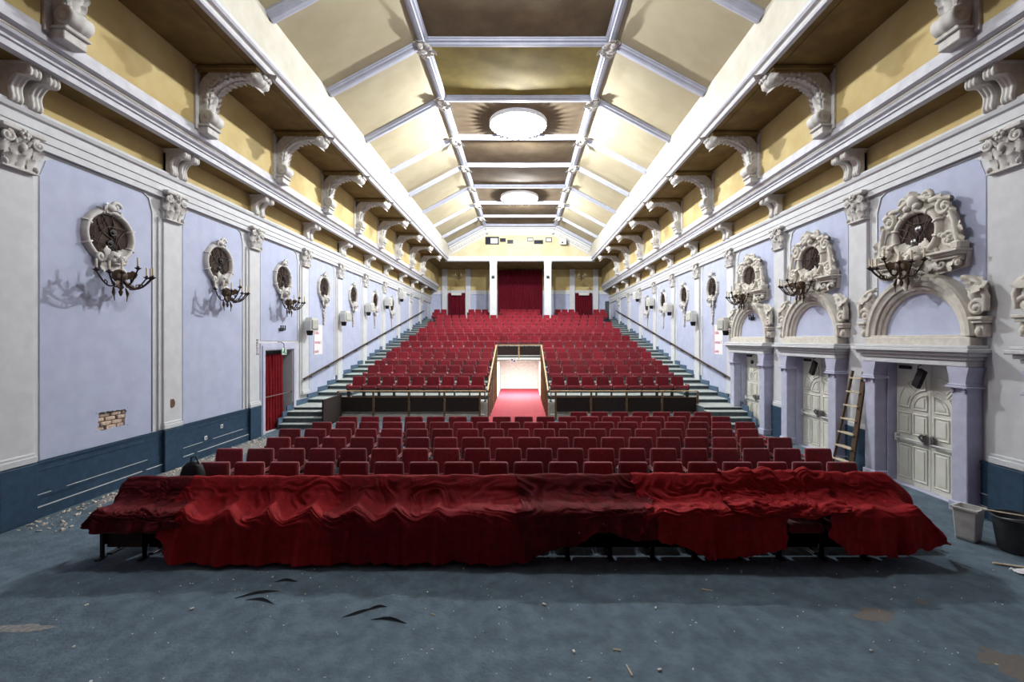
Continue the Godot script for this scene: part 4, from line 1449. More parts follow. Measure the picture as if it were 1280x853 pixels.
# ------------------------------------------------------------------ seats
# rounded upholstered slab: local y up, width w0 (bottom) to w1 (top), thickness t, front is +z
func cushion(m: MB, w0: float, w1: float, y0: float, y1: float, t: float, r := 0.045):
	var rows := []
	var h := y1 - y0
	for e in [[0.0, 0.6], [0.02, 0.85], [0.08, 1.0], [0.5, 1.0], [0.86, 1.0], [0.95, 0.93], [0.985, 0.8], [1.0, 0.55]]:
		var w := lerpf(w0, w1, e[0]) * 0.5
		var k: float = e[1]
		var hw := w - r * (1.0 - k) * 0.9
		var ht := t * 0.5 * (0.45 + 0.55 * k)
		var q := []
		var rr: float = min(r, ht * 0.9)
		for c in [[1, 1, 0.0], [-1, 1, PI / 2], [-1, -1, PI], [1, -1, PI * 1.5]]:
			for j in 3:
				var a: float = c[2] + PI / 4 * j
				q.append(Vector3(c[0] * (hw - rr) + rr * cos(a), y0 + h * e[0], c[1] * (ht - rr) + rr * sin(a)))
		rows.append(q)
	var a := []
	var b := []
	for j in 12:
		a.append(Vector3(0, y0, 0)); b.append(Vector3(0, y1 + 0.004, 0))
	rows.insert(0, a); rows.append(b)
	m.grid(rows, true, false, true)

var seat_parts := {}
func make_seat_parts():
	var m := MB.new()
	m.xf = Transform3D(Basis(Vector3(1, 0, 0), -0.13), Vector3(0, 0, 0.03))
	cushion(m, 0.475, 0.43, 0.36, 0.855, 0.1)
	seat_parts.backrest = m.mesh()
	m = MB.new()
	m.xf = Transform3D(Basis(Vector3(1, 0, 0), PI / 2 - 0.38), Vector3(0, 0.38, 0.06))
	cushion(m, 0.45, 0.45, 0.0, 0.42, 0.11)
	seat_parts.seat = m.mesh()
	m = MB.new()
	m.xf = Transform3D(Basis(Vector3(1, 0, 0), PI / 2), Vector3(0, 0.4, 0.06))
	cushion(m, 0.45, 0.45, 0.0, 0.42, 0.11)
	seat_parts.seat_down = m.mesh()
	m = MB.new()
	m.cbox(Vector3(0, 0.58, 0.2), Vector3(0.055, 0.05, 0.34), 0.018)
	m.cbox(Vector3(0, 0.5, 0.35), Vector3(0.05, 0.16, 0.045), 0.015)
	seat_parts.armrest = m.mesh()
	m = MB.new()
	m.cbox(Vector3(0, 0.27, 0.12), Vector3(0.03, 0.54, 0.05), 0.008)
	m.cbox(Vector3(0, 0.3, 0.2), Vector3(0.024, 0.3, 0.26), 0.008)
	m.cbox(Vector3(0, 0.012, 0.12), Vector3(0.07, 0.024, 0.3), 0.006)
	seat_parts.support = m.mesh()
	m = MB.new()
	m.box(Vector3(0, 0.62, -0.075), Vector3(0.4, 0.36, 0.012))
	seat_parts.back_board = m.mesh()

var seat_src := {}
func seat(at: Vector3, label: String, group: String, last: bool, vm: Material, down := false) -> Node3D:
	var key := [vm, down]
	var t: Node3D
	if seat_src.has(key):
		t = seat_src[key].duplicate()
		t.name = nm("theatre_seat")
		add_child(t)
	else:
		t = thing("theatre_seat")
		part(t, "backrest", seat_parts.backrest, vm)
		part(t, "seat", seat_parts.seat_down if down else seat_parts.seat, vm)
		part(t, "armrest", seat_parts.armrest, vm, Vector3(-PITCH / 2, 0, 0))
		part(t, "support", seat_parts.support, M.metal, Vector3(-PITCH / 2, 0, 0))
		seat_src[key] = t
	meta(t, label, "seat", group)
	t.position = at
	if last:
		part(t, "armrest", seat_parts.armrest, vm, Vector3(PITCH / 2, 0, 0))
		part(t, "support", seat_parts.support, M.metal, Vector3(PITCH / 2, 0, 0))
	return t

func vel() -> Material:
	var r := rng.randf()
	return M.velvet if r < 0.5 else (M.velvet2 if r < 0.78 else M.velvet3)

const FRONT_ROWS := [[6.66, -4.66, 19], [7.5, -4.98, 20], [8.35, -4.62, 19], [9.15, -4.82, 19], [9.9, -4.5, 19], [10.62, -4.2, 18], [11.3, 1.3, 7]]
const ORD := ["first", "second", "third", "fourth", "fifth", "sixth", "seventh", "eighth", "ninth", "tenth", "eleventh", "twelfth", "thirteenth", "fourteenth", "fifteenth", "sixteenth", "seventeenth", "eighteenth", "nineteenth", "twentieth", "twenty-first", "twenty-second"]
const TIER_ROWS := [0, 2, 3, 5, 6, 8, 10, 11, 13, 14, 16, 18, 20]
func seating():
	make_seat_parts()
	# front stalls on the flat floor
	for r in FRONT_ROWS.size():
		var e: Array = FRONT_ROWS[r]
		for i in e[2]:
			var x: float = e[1] + PITCH * (i + 0.5)
			seat(Vector3(x, 0, -e[0]), "dark red seat, %s from the blue dado side, %s bare row behind the dust sheets" % [ORD[i], ORD[r]], "floor row %d behind the sheets" % (r + 1), i == e[2] - 1, vel(), r == 0 and i == 0)
	# draped front row
	for i in 19:
		var x: float = DR0 + PITCH * (i + 0.5)
		var s := seat(Vector3(x, 0, -5.9), "seat hidden under the dust sheets, %s from the blue dado side" % ORD[i], "front row under the sheets", i == 18, M.velvet3, true)
		var m := MB.new()
		m.cbox(Vector3(0, 0.24, 0.3), Vector3(0.5, 0.26, 0.03), 0.01)
		part(s, "kick_panel", m, M.kick)
		m = MB.new()
		m.cbox(Vector3(-PITCH / 2, 0.2, 0.36), Vector3(0.045, 0.4, 0.03), 0.006)
		m.cbox(Vector3(-PITCH / 2, 0.008, 0.38), Vector3(0.06, 0.016, 0.12), 0.004)
		part(s, "front_leg", m, M.black)
	# raked seating
	var rest: Array = []
	var total := 0
	for r in TIER_ROWS.size():
		var i: int = TIER_ROWS[r]
		var d := TR0 + RUN * i + 0.35
		var y := TB + RISE * i
		var xs := []
		if i > 8:
			var off := 0.0 if r % 2 == 0 else 0.2618
			var cnt := 22 if r % 2 == 0 else 21
			for q in cnt: xs.append([-5.76 + off + 0.5236 * (q + 0.5), q == cnt - 1])
		else:
			for q in 9: xs.append([-5.76 + PITCH * (q + 0.5), q == 8])
			for q in 9: xs.append([1.125 + PITCH * (q + 0.5), q == 8])
		for e in xs:
			if r < 8:
				seat(Vector3(e[0], y, -d), "red seat, %s from the curtained doorway side, %s raked row above the brass rail" % [ORD[xs.find(e)], ORD[r]], "raked row %d" % (r + 1), e[1], vel())
				total += 1
			else:
				rest.append(Vector3(e[0], y, -d))
	for e in [[22, -1.3, 5], [24, -1.55, 6], [24, -6.55, 2], [22, -6.3, 2], [24, -3.95, 3], [22, -3.7, 3], [24, 2.6, 3], [22, 2.7, 3], [24, 5.5, 2], [22, 5.3, 2]]:
		for q in e[2]: rest.append(Vector3(e[1] + PITCH * (q + 0.5), TB + RISE * e[0], -(TR0 + RUN * e[0] + 0.35)))
	# the small seats at the top, too many to single out
	var cm := MB.new()
	for p in ["backrest", "seat", "armrest", "support"]:
		var am: ArrayMesh = seat_parts[p]
		var ar := am.surface_get_arrays(0)
		var b := cm.v.size()
		var off := Vector3(-PITCH / 2, 0, 0) if p in ["armrest", "support"] else Vector3.ZERO
		for q in ar[Mesh.ARRAY_VERTEX]: cm.v.append(q + off)
		cm.n.append_array(ar[Mesh.ARRAY_NORMAL])
		for q in ar[Mesh.ARRAY_INDEX]: cm.ix.append(q + b)
	var mm := MultiMesh.new()
	mm.transform_format = MultiMesh.TRANSFORM_3D
	mm.mesh = cm.mesh(M.velvet2)
	mm.instance_count = rest.size()
	for k in rest.size(): mm.set_instance_transform(k, Transform3D(Basis.IDENTITY, rest[k]))
	var mi := MultiMeshInstance3D.new()
	mi.name = "rear_seats"
	mi.multimesh = mm
	mi.material_override = M.velvet2
	add_child(mi)
	meta(mi, "rows of small red seats at the top of the raked seating", "seats", "", "stuff")

# ------------------------------------------------------------------ dust sheets over the front row
const DR0 := -4.97
func crom(p: Array, t: float) -> Vector2:
	var n := p.size() - 1
	var f := clampf(t, 0, 0.99999) * n
	var i := int(f)
	var u := f - i
	var a: Vector2 = p[max(i - 1, 0)]
	var b: Vector2 = p[i]
	var c: Vector2 = p[i + 1]
	var d: Vector2 = p[min(i + 2, n)]
	return 0.5 * ((2 * b) + (c - a) * u + (2 * a - 5 * b + 4 * c - d) * u * u + (3 * b - 3 * c + d - a) * u * u * u)
func keyed(k: Array, x: float) -> float:
	if x <= k[0][0]: return k[0][1]
	for i in k.size() - 1:
		if x <= k[i + 1][0]: return lerpf(k[i][1], k[i + 1][1], smoothstep(k[i][0], k[i + 1][0], x))
	return k[-1][1]

func sheet(label: String, x0: float, x1: float, hem: Array, lift: float, mt: Material, sd: int, scal: Array, crease := 1.0, ang := 0.6, lump := 0.0, back := 0.3, endslope := [0.0, 0.0]):
	var fn := FastNoiseLite.new()
	fn.seed = sd; fn.frequency = 1.0; fn.fractal_octaves = 3
	var rd := FastNoiseLite.new()
	rd.seed = sd + 50; rd.frequency = 1.0; rd.fractal_type = FastNoiseLite.FRACTAL_RIDGED; rd.fractal_octaves = 2
	var nx := int((x1 - x0) / 0.018)
	var nv := 84
	var rows := []
	for j in nv + 1:
		var t := float(j) / nv
		var q := []
		for i in nx + 1:
			var u := float(i) / nx
			var x := lerpf(x0, x1, u)
			var eg: float = pow(abs(u - 0.5) * 2.0, 6.0) * 0.09 * (x1 - x0) * (0.25 if (endslope[0] if u < 0.5 else endslope[1]) > 0.0 else 1.0)
			x += sign(u - 0.5) * eg * fn.get_noise_2d(t * 2.4, 40.0 + sign(u - 0.5) * 9)
			var sc := keyed(scal, x)
			var ph := (x - DR0) / PITCH + 0.16 * fn.get_noise_2d(x * 0.9, 90.0)
			var da: float = abs(ph - round(ph)) * PITCH          # distance to the nearest armrest
			var peak := pow(1.0 - min(da / 0.25, 1.0), 1.4) * sc
			var bk := pow(min(da / 0.12, 1.0), 0.8)                # 1 over a backrest
			var out := 0.0
			if x < DR0: out = DR0 - x
			var xr := DR0 + PITCH * 19
			if x > xr: out = x - xr
			var drop: float = out * (endslope[0] if x < 0 else endslope[1])
			var sway := fn.get_noise_2d(x * 1.3, 3.0)
			var topy := 0.868 - 0.014 * (1.0 - bk) + 0.012 * fn.get_noise_2d(x * 1.6, 8.5) + lump * (0.5 + 0.9 * fn.get_noise_2d(x * 3.0, 8.0)) * pow(sin(PI * u), 0.6)
			var h := keyed(hem, x)
			h = max(0.012, h + 0.05 * fn.get_noise_2d(x * 2.0, 21.0) * (1.0 if h > 0.06 else 0.2))
			var seaty := 0.49 + 0.12 * peak + 0.025 * sway * sc + 0.115 * (1.0 - sc)
			var fz := 0.5 - 0.06 * peak + 0.035 * fn.get_noise_2d(x * 2.2, 33.0)
			var pts := [
				Vector2(-0.13, 0.885 - back), Vector2(-0.10, topy - 0.1), Vector2(-0.06, topy), Vector2(0.0, topy + 0.004),
				Vector2(0.06, topy - 0.09), Vector2(0.1, lerpf(0.68, 0.7, peak)), Vector2(lerpf(0.2, 0.22, peak), lerpf(0.54, 0.635, max(peak, 1.0 - sc))),
				Vector2(fz - 0.07, seaty + 0.012), Vector2(fz + 0.01, seaty - 0.045)]
			var lo := lerpf(seaty - 0.05, h, 0.35)
			var pw := 0.09 * peak + 0.075 * fn.get_noise_2d(x * 3.4, 60.0)
			if h < seaty - 0.12:
				pts.append(Vector2(fz + 0.015 + pw * 0.6, lo))
				pts.append(Vector2(fz + 0.02 + pw * 1.1, lerpf(lo, h, 0.5)))
				pts.append(Vector2(fz + 0.03 + pw * 1.3 + (0.03 if h < 0.05 else 0.0), h))
			else:
				pts.append(Vector2(fz + 0.02, lerpf(seaty - 0.05, h, 0.5)))
				pts.append(Vector2(fz + 0.025, h))
			var p := crom(pts, t)
			# pulled creases running diagonally down the cloth
			var s := t * 1.5
			var aa: float = lerpf(ang + 0.7 * fn.get_noise_2d(x * 0.8, s * 0.8 + 120.0), 0.1 * ang, smoothstep(0.62, 0.8, t))
			var ac := x * cos(aa) + s * sin(aa)
			var al := -x * sin(aa) + s * cos(aa)
			var amp: float = crease * (0.006 + 0.026 * smoothstep(0.2, 0.5, t)) * (0.55 + 0.9 * abs(fn.get_noise_2d(x * 1.1, s + 150.0)))
			var cr: float = rd.get_noise_2d(ac * 2.6, al * 0.7) * amp
			var fine: float = rd.get_noise_2d(ac * 6.5 + 9.0, al * 2.0) * amp * 0.3
			var y: float = p.y - drop + (cr + fine) * 0.8 + lift
			var z: float = p.x + (cr + fine) * 0.8 + lift
			if drop > 0.0: y = max(y, min(p.y, h + 0.02))
			q.append(Vector3(x, max(y, 0.006), -5.9 + z))
		rows.append(q)
	var m := MB.new()
	m.grid(rows)
	return solo("dust_sheet", m, mt, label, "cloth", "")

func sheets():
	sheet("short dark red sheet over the seats beside the dado wall, chair legs showing below", -5.06, -3.92, [[-5.1, 0.42], [-4.6, 0.36], [-4.1, 0.42]], 0.0, M.cloth3, 3, [[0, 0.25]], 1.3, 0.9, 0.0, 0.3, [1.0, 0.0])
	sheet("red sheet reaching the floor, hanging in scallops from the armrests", -4.15, -1.9, [[-4.15, 0.16], [-3.85, 0.02], [-1.8, 0.02]], 0.014, M.cloth, 9, [[0, 1.0]], 0.8, 0.7)
	sheet("wide deep red sheet falling to the floor over the middle seats", -2.12, 0.42, [[-2.1, 0.012], [-1.4, 0.02], [0.1, 0.02], [0.45, 0.1]], 0.03, M.cloth2, 15, [[-2.1, 0.9], [-0.9, 0.9], [-0.5, 0.15]], 1.0, 0.8)
	sheet("dark red sheet crumpled over seats with bare metal legs under it", 0.12, 1.78, [[0.1, 0.04], [0.7, 0.16], [1.0, 0.35], [1.5, 0.28], [1.8, 0.3]], 0.044, M.cloth3, 22, [[0, 0.1]], 1.3, -0.7)
	sheet("bright red sheet drooping in a rounded swag almost to the floor", 1.55, 3.28, [[1.5, 0.34], [1.9, 0.2], [2.4, 0.05], [2.9, 0.06], [3.25, 0.2]], 0.06, M.cloth, 31, [[0, 0.3]], 1.3, -0.8)
	sheet("red sheet bunched up in a heap over the seat backs", 2.66, 4.02, [[2.6, 0.52], [3.3, 0.5], [4.0, 0.54]], 0.085, M.cloth, 44, [[0, 0.1]], 1.8, -0.5, 0.1, 0.12)
	sheet("bright red sheet spread over the last seats of the row, beside the white doors", 3.72, 5.1, [[3.7, 0.3], [4.0, 0.1], [4.5, 0.05], [4.8, 0.14], [5.1, 0.3]], 0.07, M.cloth, 52, [[0, 0.45]], 0.9, -0.6, 0.02, 0.3, [0.0, 0.9])

# ------------------------------------------------------------------ rails
func bar(m: MB, a: Vector3, b: Vector3, w: float, h: float):
	var d := (b - a)
	var z := d.normalized()
	var x := z.cross(Vector3.UP).normalized()
	var y := x.cross(z)
	var old := m.xf
	m.xf = old * Transform3D(Basis(x, y, -z), (a + b) / 2)
	m.cbox(Vector3.ZERO, Vector3(w, h, d.length()), 0.006)
	m.xf = old

func rails():
	for s in [-1.0, 1.0]:
		var t := thing("balustrade", "dark panelled balustrade with brass posts before the raked seats, %s side" % ("dado-wall" if s < 0 else "white-doors"), "railing")
		var m := MB.new()
		m.cbox(Vector3(s * 3.5, 0.95, -15.02), Vector3(4.9, 0.035, 0.06), 0.008)
		part(t, "top_rail", m, M.railwood)
		m = MB.new()
		m.cbox(Vector3(s * 3.5, 0.75, -15.02), Vector3(4.85, 0.03, 0.035), 0.006)
		part(t, "lower_rail", m, M.brass)
		for k in 5:
			var x: float = s * (1.25 + 1.17 * k)
			m = MB.new()
			m.cbox(Vector3(x, 0.475, -15.0), Vector3(0.06, 0.95, 0.05), 0.008)
			part(t, "post", m, M.brass)
			if k < 4:
				m = MB.new()
				m.box(Vector3(x + s * 0.585, 0.505, -15.03), Vector3(1.1, 0.47, 0.02))
				part(t, "infill_panel", m, M.barrier)
		if s < 0:
			m = MB.new()
			m.cbox(Vector3(-5.84, 0.42, -14.35), Vector3(0.05, 0.84, 1.4), 0.008)
			part(t, "return_panel", m, M.barrier)
		# side of the passage
		var g := thing("passage_rail", "sloping rail with brown balusters beside the red carpet, %s side" % ("dado-wall" if s < 0 else "white-doors"), "railing")
		m = MB.new()
		bar(m, Vector3(s * VX, 0.97, -15.0), Vector3(s * VX, 2.38, -20.2), 0.05, 0.04)
		part(g, "handrail", m, M.railwood)
		for k in 8:
			var u := k / 7.0
			var d := lerpf(15.04, 20.15, u)
			var top := lerpf(0.97, 2.38, u)
			m = MB.new()
			m.cbox(Vector3(s * (VX - 0.025), top * 0.5, -d), Vector3(0.04, top, 0.04), 0.006)
			part(g, "baluster", m, M.brass)
	var e := thing("cross_balustrade", "brown panelled rail closing the far end of the passage over the white opening", "railing")
	var m := MB.new()
	m.cbox(Vector3(0, 2.4, -20.2), Vector3(2.1, 0.04, 0.06), 0.008)
	part(e, "top_rail", m, M.railwood)
	for x in [-0.98, 0.0, 0.98]:
		m = MB.new()
		m.cbox(Vector3(x, 2.1, -20.17), Vector3(0.06, 0.62, 0.05), 0.008)
		part(e, "post", m, M.railwood)
	for x in [-0.49, 0.49]:
		m = MB.new()
		m.box(Vector3(x, 2.13, -20.2), Vector3(0.9, 0.36, 0.02))
		part(e, "infill_panel", m, M.barrier)
	for y in [1.93, 1.84]:
		m = MB.new()
		m.cbox(Vector3(0, y, -20.18), Vector3(2.0, 0.025, 0.04), 0.006)
		part(e, "lower_rail", m, M.concrete)
	var ps := thing("passage_sign", "small white sign hanging at the top of the passage opening", "sign")
	m = MB.new()
	m.cbox(Vector3(-0.25, 1.72, -20.12), Vector3(0.3, 0.2, 0.03), 0.006)
	part(ps, "plate", m, M.paper)
	m = MB.new()
	m.box(Vector3(-0.3, 1.75, -20.1), Vector3(0.06, 0.06, 0.01)); m.box(Vector3(-0.2, 1.7, -20.1), Vector3(0.06, 0.06, 0.01))
	part(ps, "mark", m, M.inkdark)
	# wall handrails beside the aisle stairs
	for s in [-1.0, 1.0]:
		var h := thing("wall_handrail", "long dark handrail climbing the %s above the aisle stairs" % ("wall with the curtained doorway" if s < 0 else "wall with the arched doors"), "handrail")
		m = MB.new()
		bar(m, Vector3(s * 6.96, 1.36, -14.8), Vector3(s * 6.96, 4.72, -33.0), 0.05, 0.055)
		part(h, "rail", m, M.iron)
		for k in 13:
			var u := (k + 0.4) / 13.0
			var p := Vector3(s * 6.96, lerpf(1.36, 4.72, u), -lerpf(14.8, 33.0, u))
			m = MB.new()
			m.tube([p, p + Vector3(0, -0.07, 0), p + Vector3(s * 0.14, -0.09, 0)], 0.016, 5)
			m.cbox(p + Vector3(s * 0.12, -0.09, 0), Vector3(0.02, 0.09, 0.09), 0.004)
			part(h, "wall_bracket", m, M.black)

# ------------------------------------------------------------------ wall fittings
func fittings():
	var rd := roundel_thing()
	var sc := sconce_thing()
	var gar := garland_mesh()
	var used := false
	var labs := {1: "round plaster frame around a dark opening above the hole in the wall plaster", 2: "round plaster frame around a dark opening on the panel before the curtained doorway", 3: "round plaster frame around a dark opening above the curtained doorway"}
	for k in range(1, 4):
		var o := rd if not used else copy(rd)
		meta(o, labs[k], "wall ornament")
		on_wall(o, -1, bayd(k + 0.5) + 0.04, 4.46)
		o.scale = Vector3.ONE * 0.95
		var s := sc if not used else copy(sc)
		used = true
		meta(s, ["", "dark candle sconce with cream candles above the hole in the wall plaster", "dark candle sconce with cream candles on the panel before the curtained doorway", "dark candle sconce with few arms above the curtained doorway"][k], "sconce")
		on_wall(s, -1, bayd(k + 0.5) + 0.04, 3.77)
		s.position.x += 0.12
	for side in [-1, 1]:
		for k in range(4, 8):
			var o := copy(rd)
			var wl := "the wall with the curtained doorway" if side < 0 else "the wall with the arched doors"
			meta(o, "%s pale roundel with garland up the stairs on %s" % [ORD[k - 4], wl], "wall ornament", "roundels above the stairs on " + wl)
			on_wall(o, side, bayd(k + 0.5), 4.5)
			o.scale = Vector3.ONE * 0.95
			part(o, "garland", gar, M.orn)
	for k in [1, 2, 3, 0]:
		var s := copy(sc, ["candle sconce hanging over the arched doorway closest to the stage", "candle sconce hanging over the arched doorway beside the bucket", "candle sconce hanging over the arched doorway beside the ladder", "candle sconce hanging over the arched doorway closest to the stairs"][k])
		on_wall(s, 1, bayd(k + 0.5), 3.93)
		s.position.x -= 0.26
	# loudspeakers on the pilasters
	var sp := thing("wall_speaker", "", "loudspeaker")
	var m := MB.new()
	m.prism([Vector2(-0.17, 0.0), Vector2(0.17, 0.0), Vector2(0.17, 0.3), Vector2(0.12, 0.42), Vector2(-0.12, 0.42), Vector2(-0.17, 0.3)], 0.08, 0.34)
	part(sp, "cabinet", m, M.speaker)
	m = MB.new()
	m.cbox(Vector3(0.0, 0.2, 0.36), Vector3(0.26, 0.3, 0.03), 0.01)
	part(sp, "grille", m, M.concrete)
	m = MB.new()
	m.prism([Vector2(-0.08, 0.0), Vector2(-0.04, -0.16), Vector2(0.04, -0.16), Vector2(0.08, 0.0)], 0.06, 0.2)
	part(sp, "bracket", m, M.metal)
	var first := true
	for side in [-1, 1]:
		for e in [[4, 2.95], [5, 3.35], [6, 3.9], [7, 4.4], [8, 5.0]]:
			var o := sp if first else copy(sp)
			first = false
			var wl := "the wall with the curtained doorway" if side < 0 else "the wall with the arched doors"
			meta(o, "%s white loudspeaker up the stairs on a pilaster of %s" % [ORD[e[0] - 4], wl], "loudspeaker", "loudspeakers on " + wl)
			on_wall(o, side, bayd(e[0]), e[1])
			o.rotation.y += side * 0.35
			o.position.x -= side * 0.1
	# posters
	var font := SystemFont.new()
	font.font_names = PackedStringArray(["Droid Serif"])
	for side in [-1, 1]:
		var p := thing("wall_notice", "white notice with red words on the %s" % ("wall with the curtained doorway" if side < 0 else "wall with the arched doors"), "notice")
		on_wall(p, side, bayd(4.35), 2.15)
		m = MB.new()
		m.box(Vector3(0, 0.5, 0.016), Vector3(0.72, 1.05, 0.006))
		part(p, "sheet", m, M.paper)
		m = MB.new()
		m.box(Vector3(-0.32, 0.5, 0.021), Vector3(0.03, 1.03, 0.004))
		part(p, "margin_line", m, M.inkdark if side < 0 else M.ink)
		var words := [["fallia", 0.74], ["versus 2", 0.4], ["sorte", 0.08]]
		for w in words:
			var tm := TextMesh.new()
			tm.text = w[0]; tm.font = font; tm.font_size = 32; tm.pixel_size = 0.0042; tm.depth = 0.004
			tm.horizontal_alignment = HORIZONTAL_ALIGNMENT_LEFT
			var o := part(p, "lettering", tm, M.ink, Vector3(-0.26, w[1], 0.022))
	var vs := thing("vertical_sign", "narrow upright lettering painted on the pilaster beside the curtained doorway", "sign")
	on_wall(vs, -1, bayd(3), 2.3)
	var tm := TextMesh.new()
	tm.text = "portes"; tm.font = font; tm.font_size = 32; tm.pixel_size = 0.0046; tm.depth = 0.004
	var lt := part(vs, "lettering", tm, M.inkdark, Vector3(0.1, 0.15, 0.068))
	lt.rotation.z = PI / 2
	# small black switch over the curtained door and on a lunette
	for e in [[-1, bayd(3.5), 2.98, "small black bracket remains on the wall over the curtained doorway", 0.012], [1, bayd(3.5), 3.3, "small black bracket in the arch of the doorway closest to the stairs", 0.03]]:
		var b := thing("bare_bracket", e[3], "bracket")
		on_wall(b, e[0], e[1], e[2])
		m = MB.new()
		for x in [-0.12, 0.0, 0.12]:
			m.tube([Vector3(x, 0.1, e[4] + 0.06), Vector3(x, -0.04, e[4] + 0.06), Vector3(x * 0.5, -0.06, e[4])], 0.018, 5)
		m.cbox(Vector3(0, 0, e[4] + 0.03), Vector3(0.3, 0.03, 0.03), 0.005)
		part(b, "prongs", m, M.black)
	# switch plates on the dado
	for e in [[10.9, 0.58, "higher white socket plate on the blue dado, toward the curtained doorway"], [10.35, 0.42, "lower white socket plate on the blue dado, away from the curtained doorway"]]:
		var o := thing("socket_plate", e[2], "socket", "socket plates on the blue dado")
		on_wall(o, -1, e[0], e[1])
		m = MB.new()
		m.cbox(Vector3(0, 0, 0.048), Vector3(0.09, 0.09, 0.016), 0.004)
		part(o, "plate", m, M.plastic)
		m = MB.new()
		m.box(Vector3(0, 0, 0.058), Vector3(0.03, 0.03, 0.004))
		part(o, "insert", m, M.inkdark)

# ------------------------------------------------------------------ loose things
func props():
	# ladder
	var t := thing("step_ladder", "old wooden ladder with pale treads leaning on the pier between two white doors", "ladder")
	var f0 := Vector3(6.62, 0, -9.52)
	var f1 := Vector3(6.62, 0, -8.99)
	var p0 := Vector3(6.93, 2.02, -9.34)
	var p1 := Vector3(6.93, 2.02, -9.02)
	var m := MB.new()
	bar(m, f0, p0, 0.11, 0.04)
	part(t, "stile", m, M.wood)
	m = MB.new()
	bar(m, f1, p1, 0.11, 0.04)
	part(t, "stile", m, M.wood)
	for k in 7:
		var u := 0.1 + 0.138 * k
		var a := f0.lerp(p0, u)
		var b := f1.lerp(p1, u)
		m = MB.new()
		m.cbox((a + b) / 2, Vector3(0.12, 0.03, (b - a).length()), 0.005)
		part(t, "tread", m, M.woodpale)
	# white bin
	t = thing("white_bin", "dingy white square plastic bin on the carpet beside the grey bucket", "bin")
	t.position = Vector3(6.08, 0, -6.06)
	t.rotation.y = 0.45
	t.scale = Vector3(0.85, 1.0, 0.85)
	m = MB.new()
	var rows := []
	for e in [[0.0, 0.0], [0.115, 0.0], [0.125, 0.05], [0.15, 0.42], [0.142, 0.42], [0.12, 0.06], [0.0, 0.05]]:
		var q := []
		for c in [[1, 1], [-1, 1], [-1, -1], [1, -1]]:
			for j in 3:
				var a: float = atan2(c[1], c[0]) + (j - 1) * 0.5
				q.append(Vector3(c[0] * max(e[0] - 0.03, 0) + min(0.03, e[0]) * cos(a), e[1], c[1] * max(e[0] - 0.03, 0) + min(0.03, e[0]) * sin(a)))
		rows.append(q)
	m.grid(rows, true, false, true)
	part(t, "body", m, M.plastic)
	m = MB.new()
	m.strip_frame(Vector3.ZERO, 0.33, 0.33, 0.025, 0.025)
	var lid := part(t, "rim", m, M.plastic, Vector3(0, 0.425, 0))
	lid.rotation.x = PI / 2
	# bucket
	t = thing("rubber_bucket", "large dark grey rubber bucket standing by the blue dado", "bucket")
	t.position = Vector3(6.36, 0, -5.72)
	m = MB.new()
	m.lathe([Vector2(0, 0.0), Vector2(0.16, 0.0), Vector2(0.18, 0.02), Vector2(0.235, 0.42), Vector2(0.25, 0.42), Vector2(0.252, 0.44), Vector2(0.228, 0.44), Vector2(0.17, 0.04), Vector2(0, 0.03)], 28)
	part(t, "body", m, M.rubber)
	m = MB.new()
	var hp := []
	for k in 9: hp.append(Vector3(0.24 * cos(PI * k / 8), 0.43 + 0.035 * sin(PI * k / 8), 0.24 * sin(PI * k / 8) * 0.95))
	m.tube(hp, 0.007, 5)
	part(t, "bail_handle", m, M.chrome)
	var st := MB.new()
	bar(st, Vector3(6.1, 0.46, -5.92), Vector3(6.5, 0.452, -5.64), 0.03, 0.014)
	solo("wood_lath", st, M.woodpale, "pale wooden lath lying across the rim of the grey bucket", "lath")
	st = MB.new()
	bar(st, Vector3(5.72, 0.012, -5.4), Vector3(6.4, 0.012, -5.12), 0.035, 0.02)
	solo("wood_lath", st, M.woodpale, "pale wooden lath lying on the carpet before the bucket", "lath")
	for e in [[2.1, 4.83, 0.12, 0.3, "short pale wood splinter on the carpet before the drooping red sheet"], [1.0, 3.66, 0.13, 1.4, "thin white splinter lying on the bare carpet far from the seats"], [0.95, 3.9, 0.07, 0.2, "flat white paper scrap on the bare carpet"], [-0.72, 4.4, 0.05, 0.4, "small white plaster lump beside the torn carpet"]]:
		st = MB.new()
		bar(st, Vector3(e[0] - e[2] * cos(e[3]) / 2, 0.007, -e[1] - e[2] * sin(e[3]) / 2), Vector3(e[0] + e[2] * cos(e[3]) / 2, 0.007, -e[1] + e[2] * sin(e[3]) / 2), 0.016, 0.01)
		solo("debris_splinter", st, M.woodpale, e[4], "debris")
	# crumpled paper by the bucket
	m = MB.new()
	var fn := FastNoiseLite.new()
	fn.seed = 2; fn.frequency = 9.0
	rows = []
	for i in 9:
		var q := []
		for j in 9: q.append(Vector3((i / 8.0 - 0.5) * 0.2, 0.008 + 0.05 * abs(fn.get_noise_2d(i * 0.05, j * 0.05)), (j / 8.0 - 0.5) * 0.12))
		rows.append(q)
	m.grid(rows)
	var cp := solo("crumpled_paper", m, M.paper, "crumpled white paper on the carpet before the bucket", "paper")
	cp.position = Vector3(5.86, 0, -5.2)
	# backpack on a seat of the first uncovered row
	t = thing("backpack", "black backpack leaning on the end seat of the first uncovered row", "backpack")
	t.position = Vector3(-4.47, 0.457, -6.37)
	m = MB.new()
	var rr := []
	for e in [[0.0, 0.55], [0.03, 0.85], [0.2, 1.0], [0.34, 0.95], [0.44, 0.75], [0.49, 0.4]]:
		var q := []
		for k in 14:
			var a := TAU * k / 14
			q.append(Vector3(0.155 * e[1] * sign(cos(a)) * pow(abs(cos(a)), 0.6), e[0], 0.095 * e[1] * sign(sin(a)) * pow(abs(sin(a)), 0.6)))
		rr.append(q)
	var c0 := []
	var c1 := []
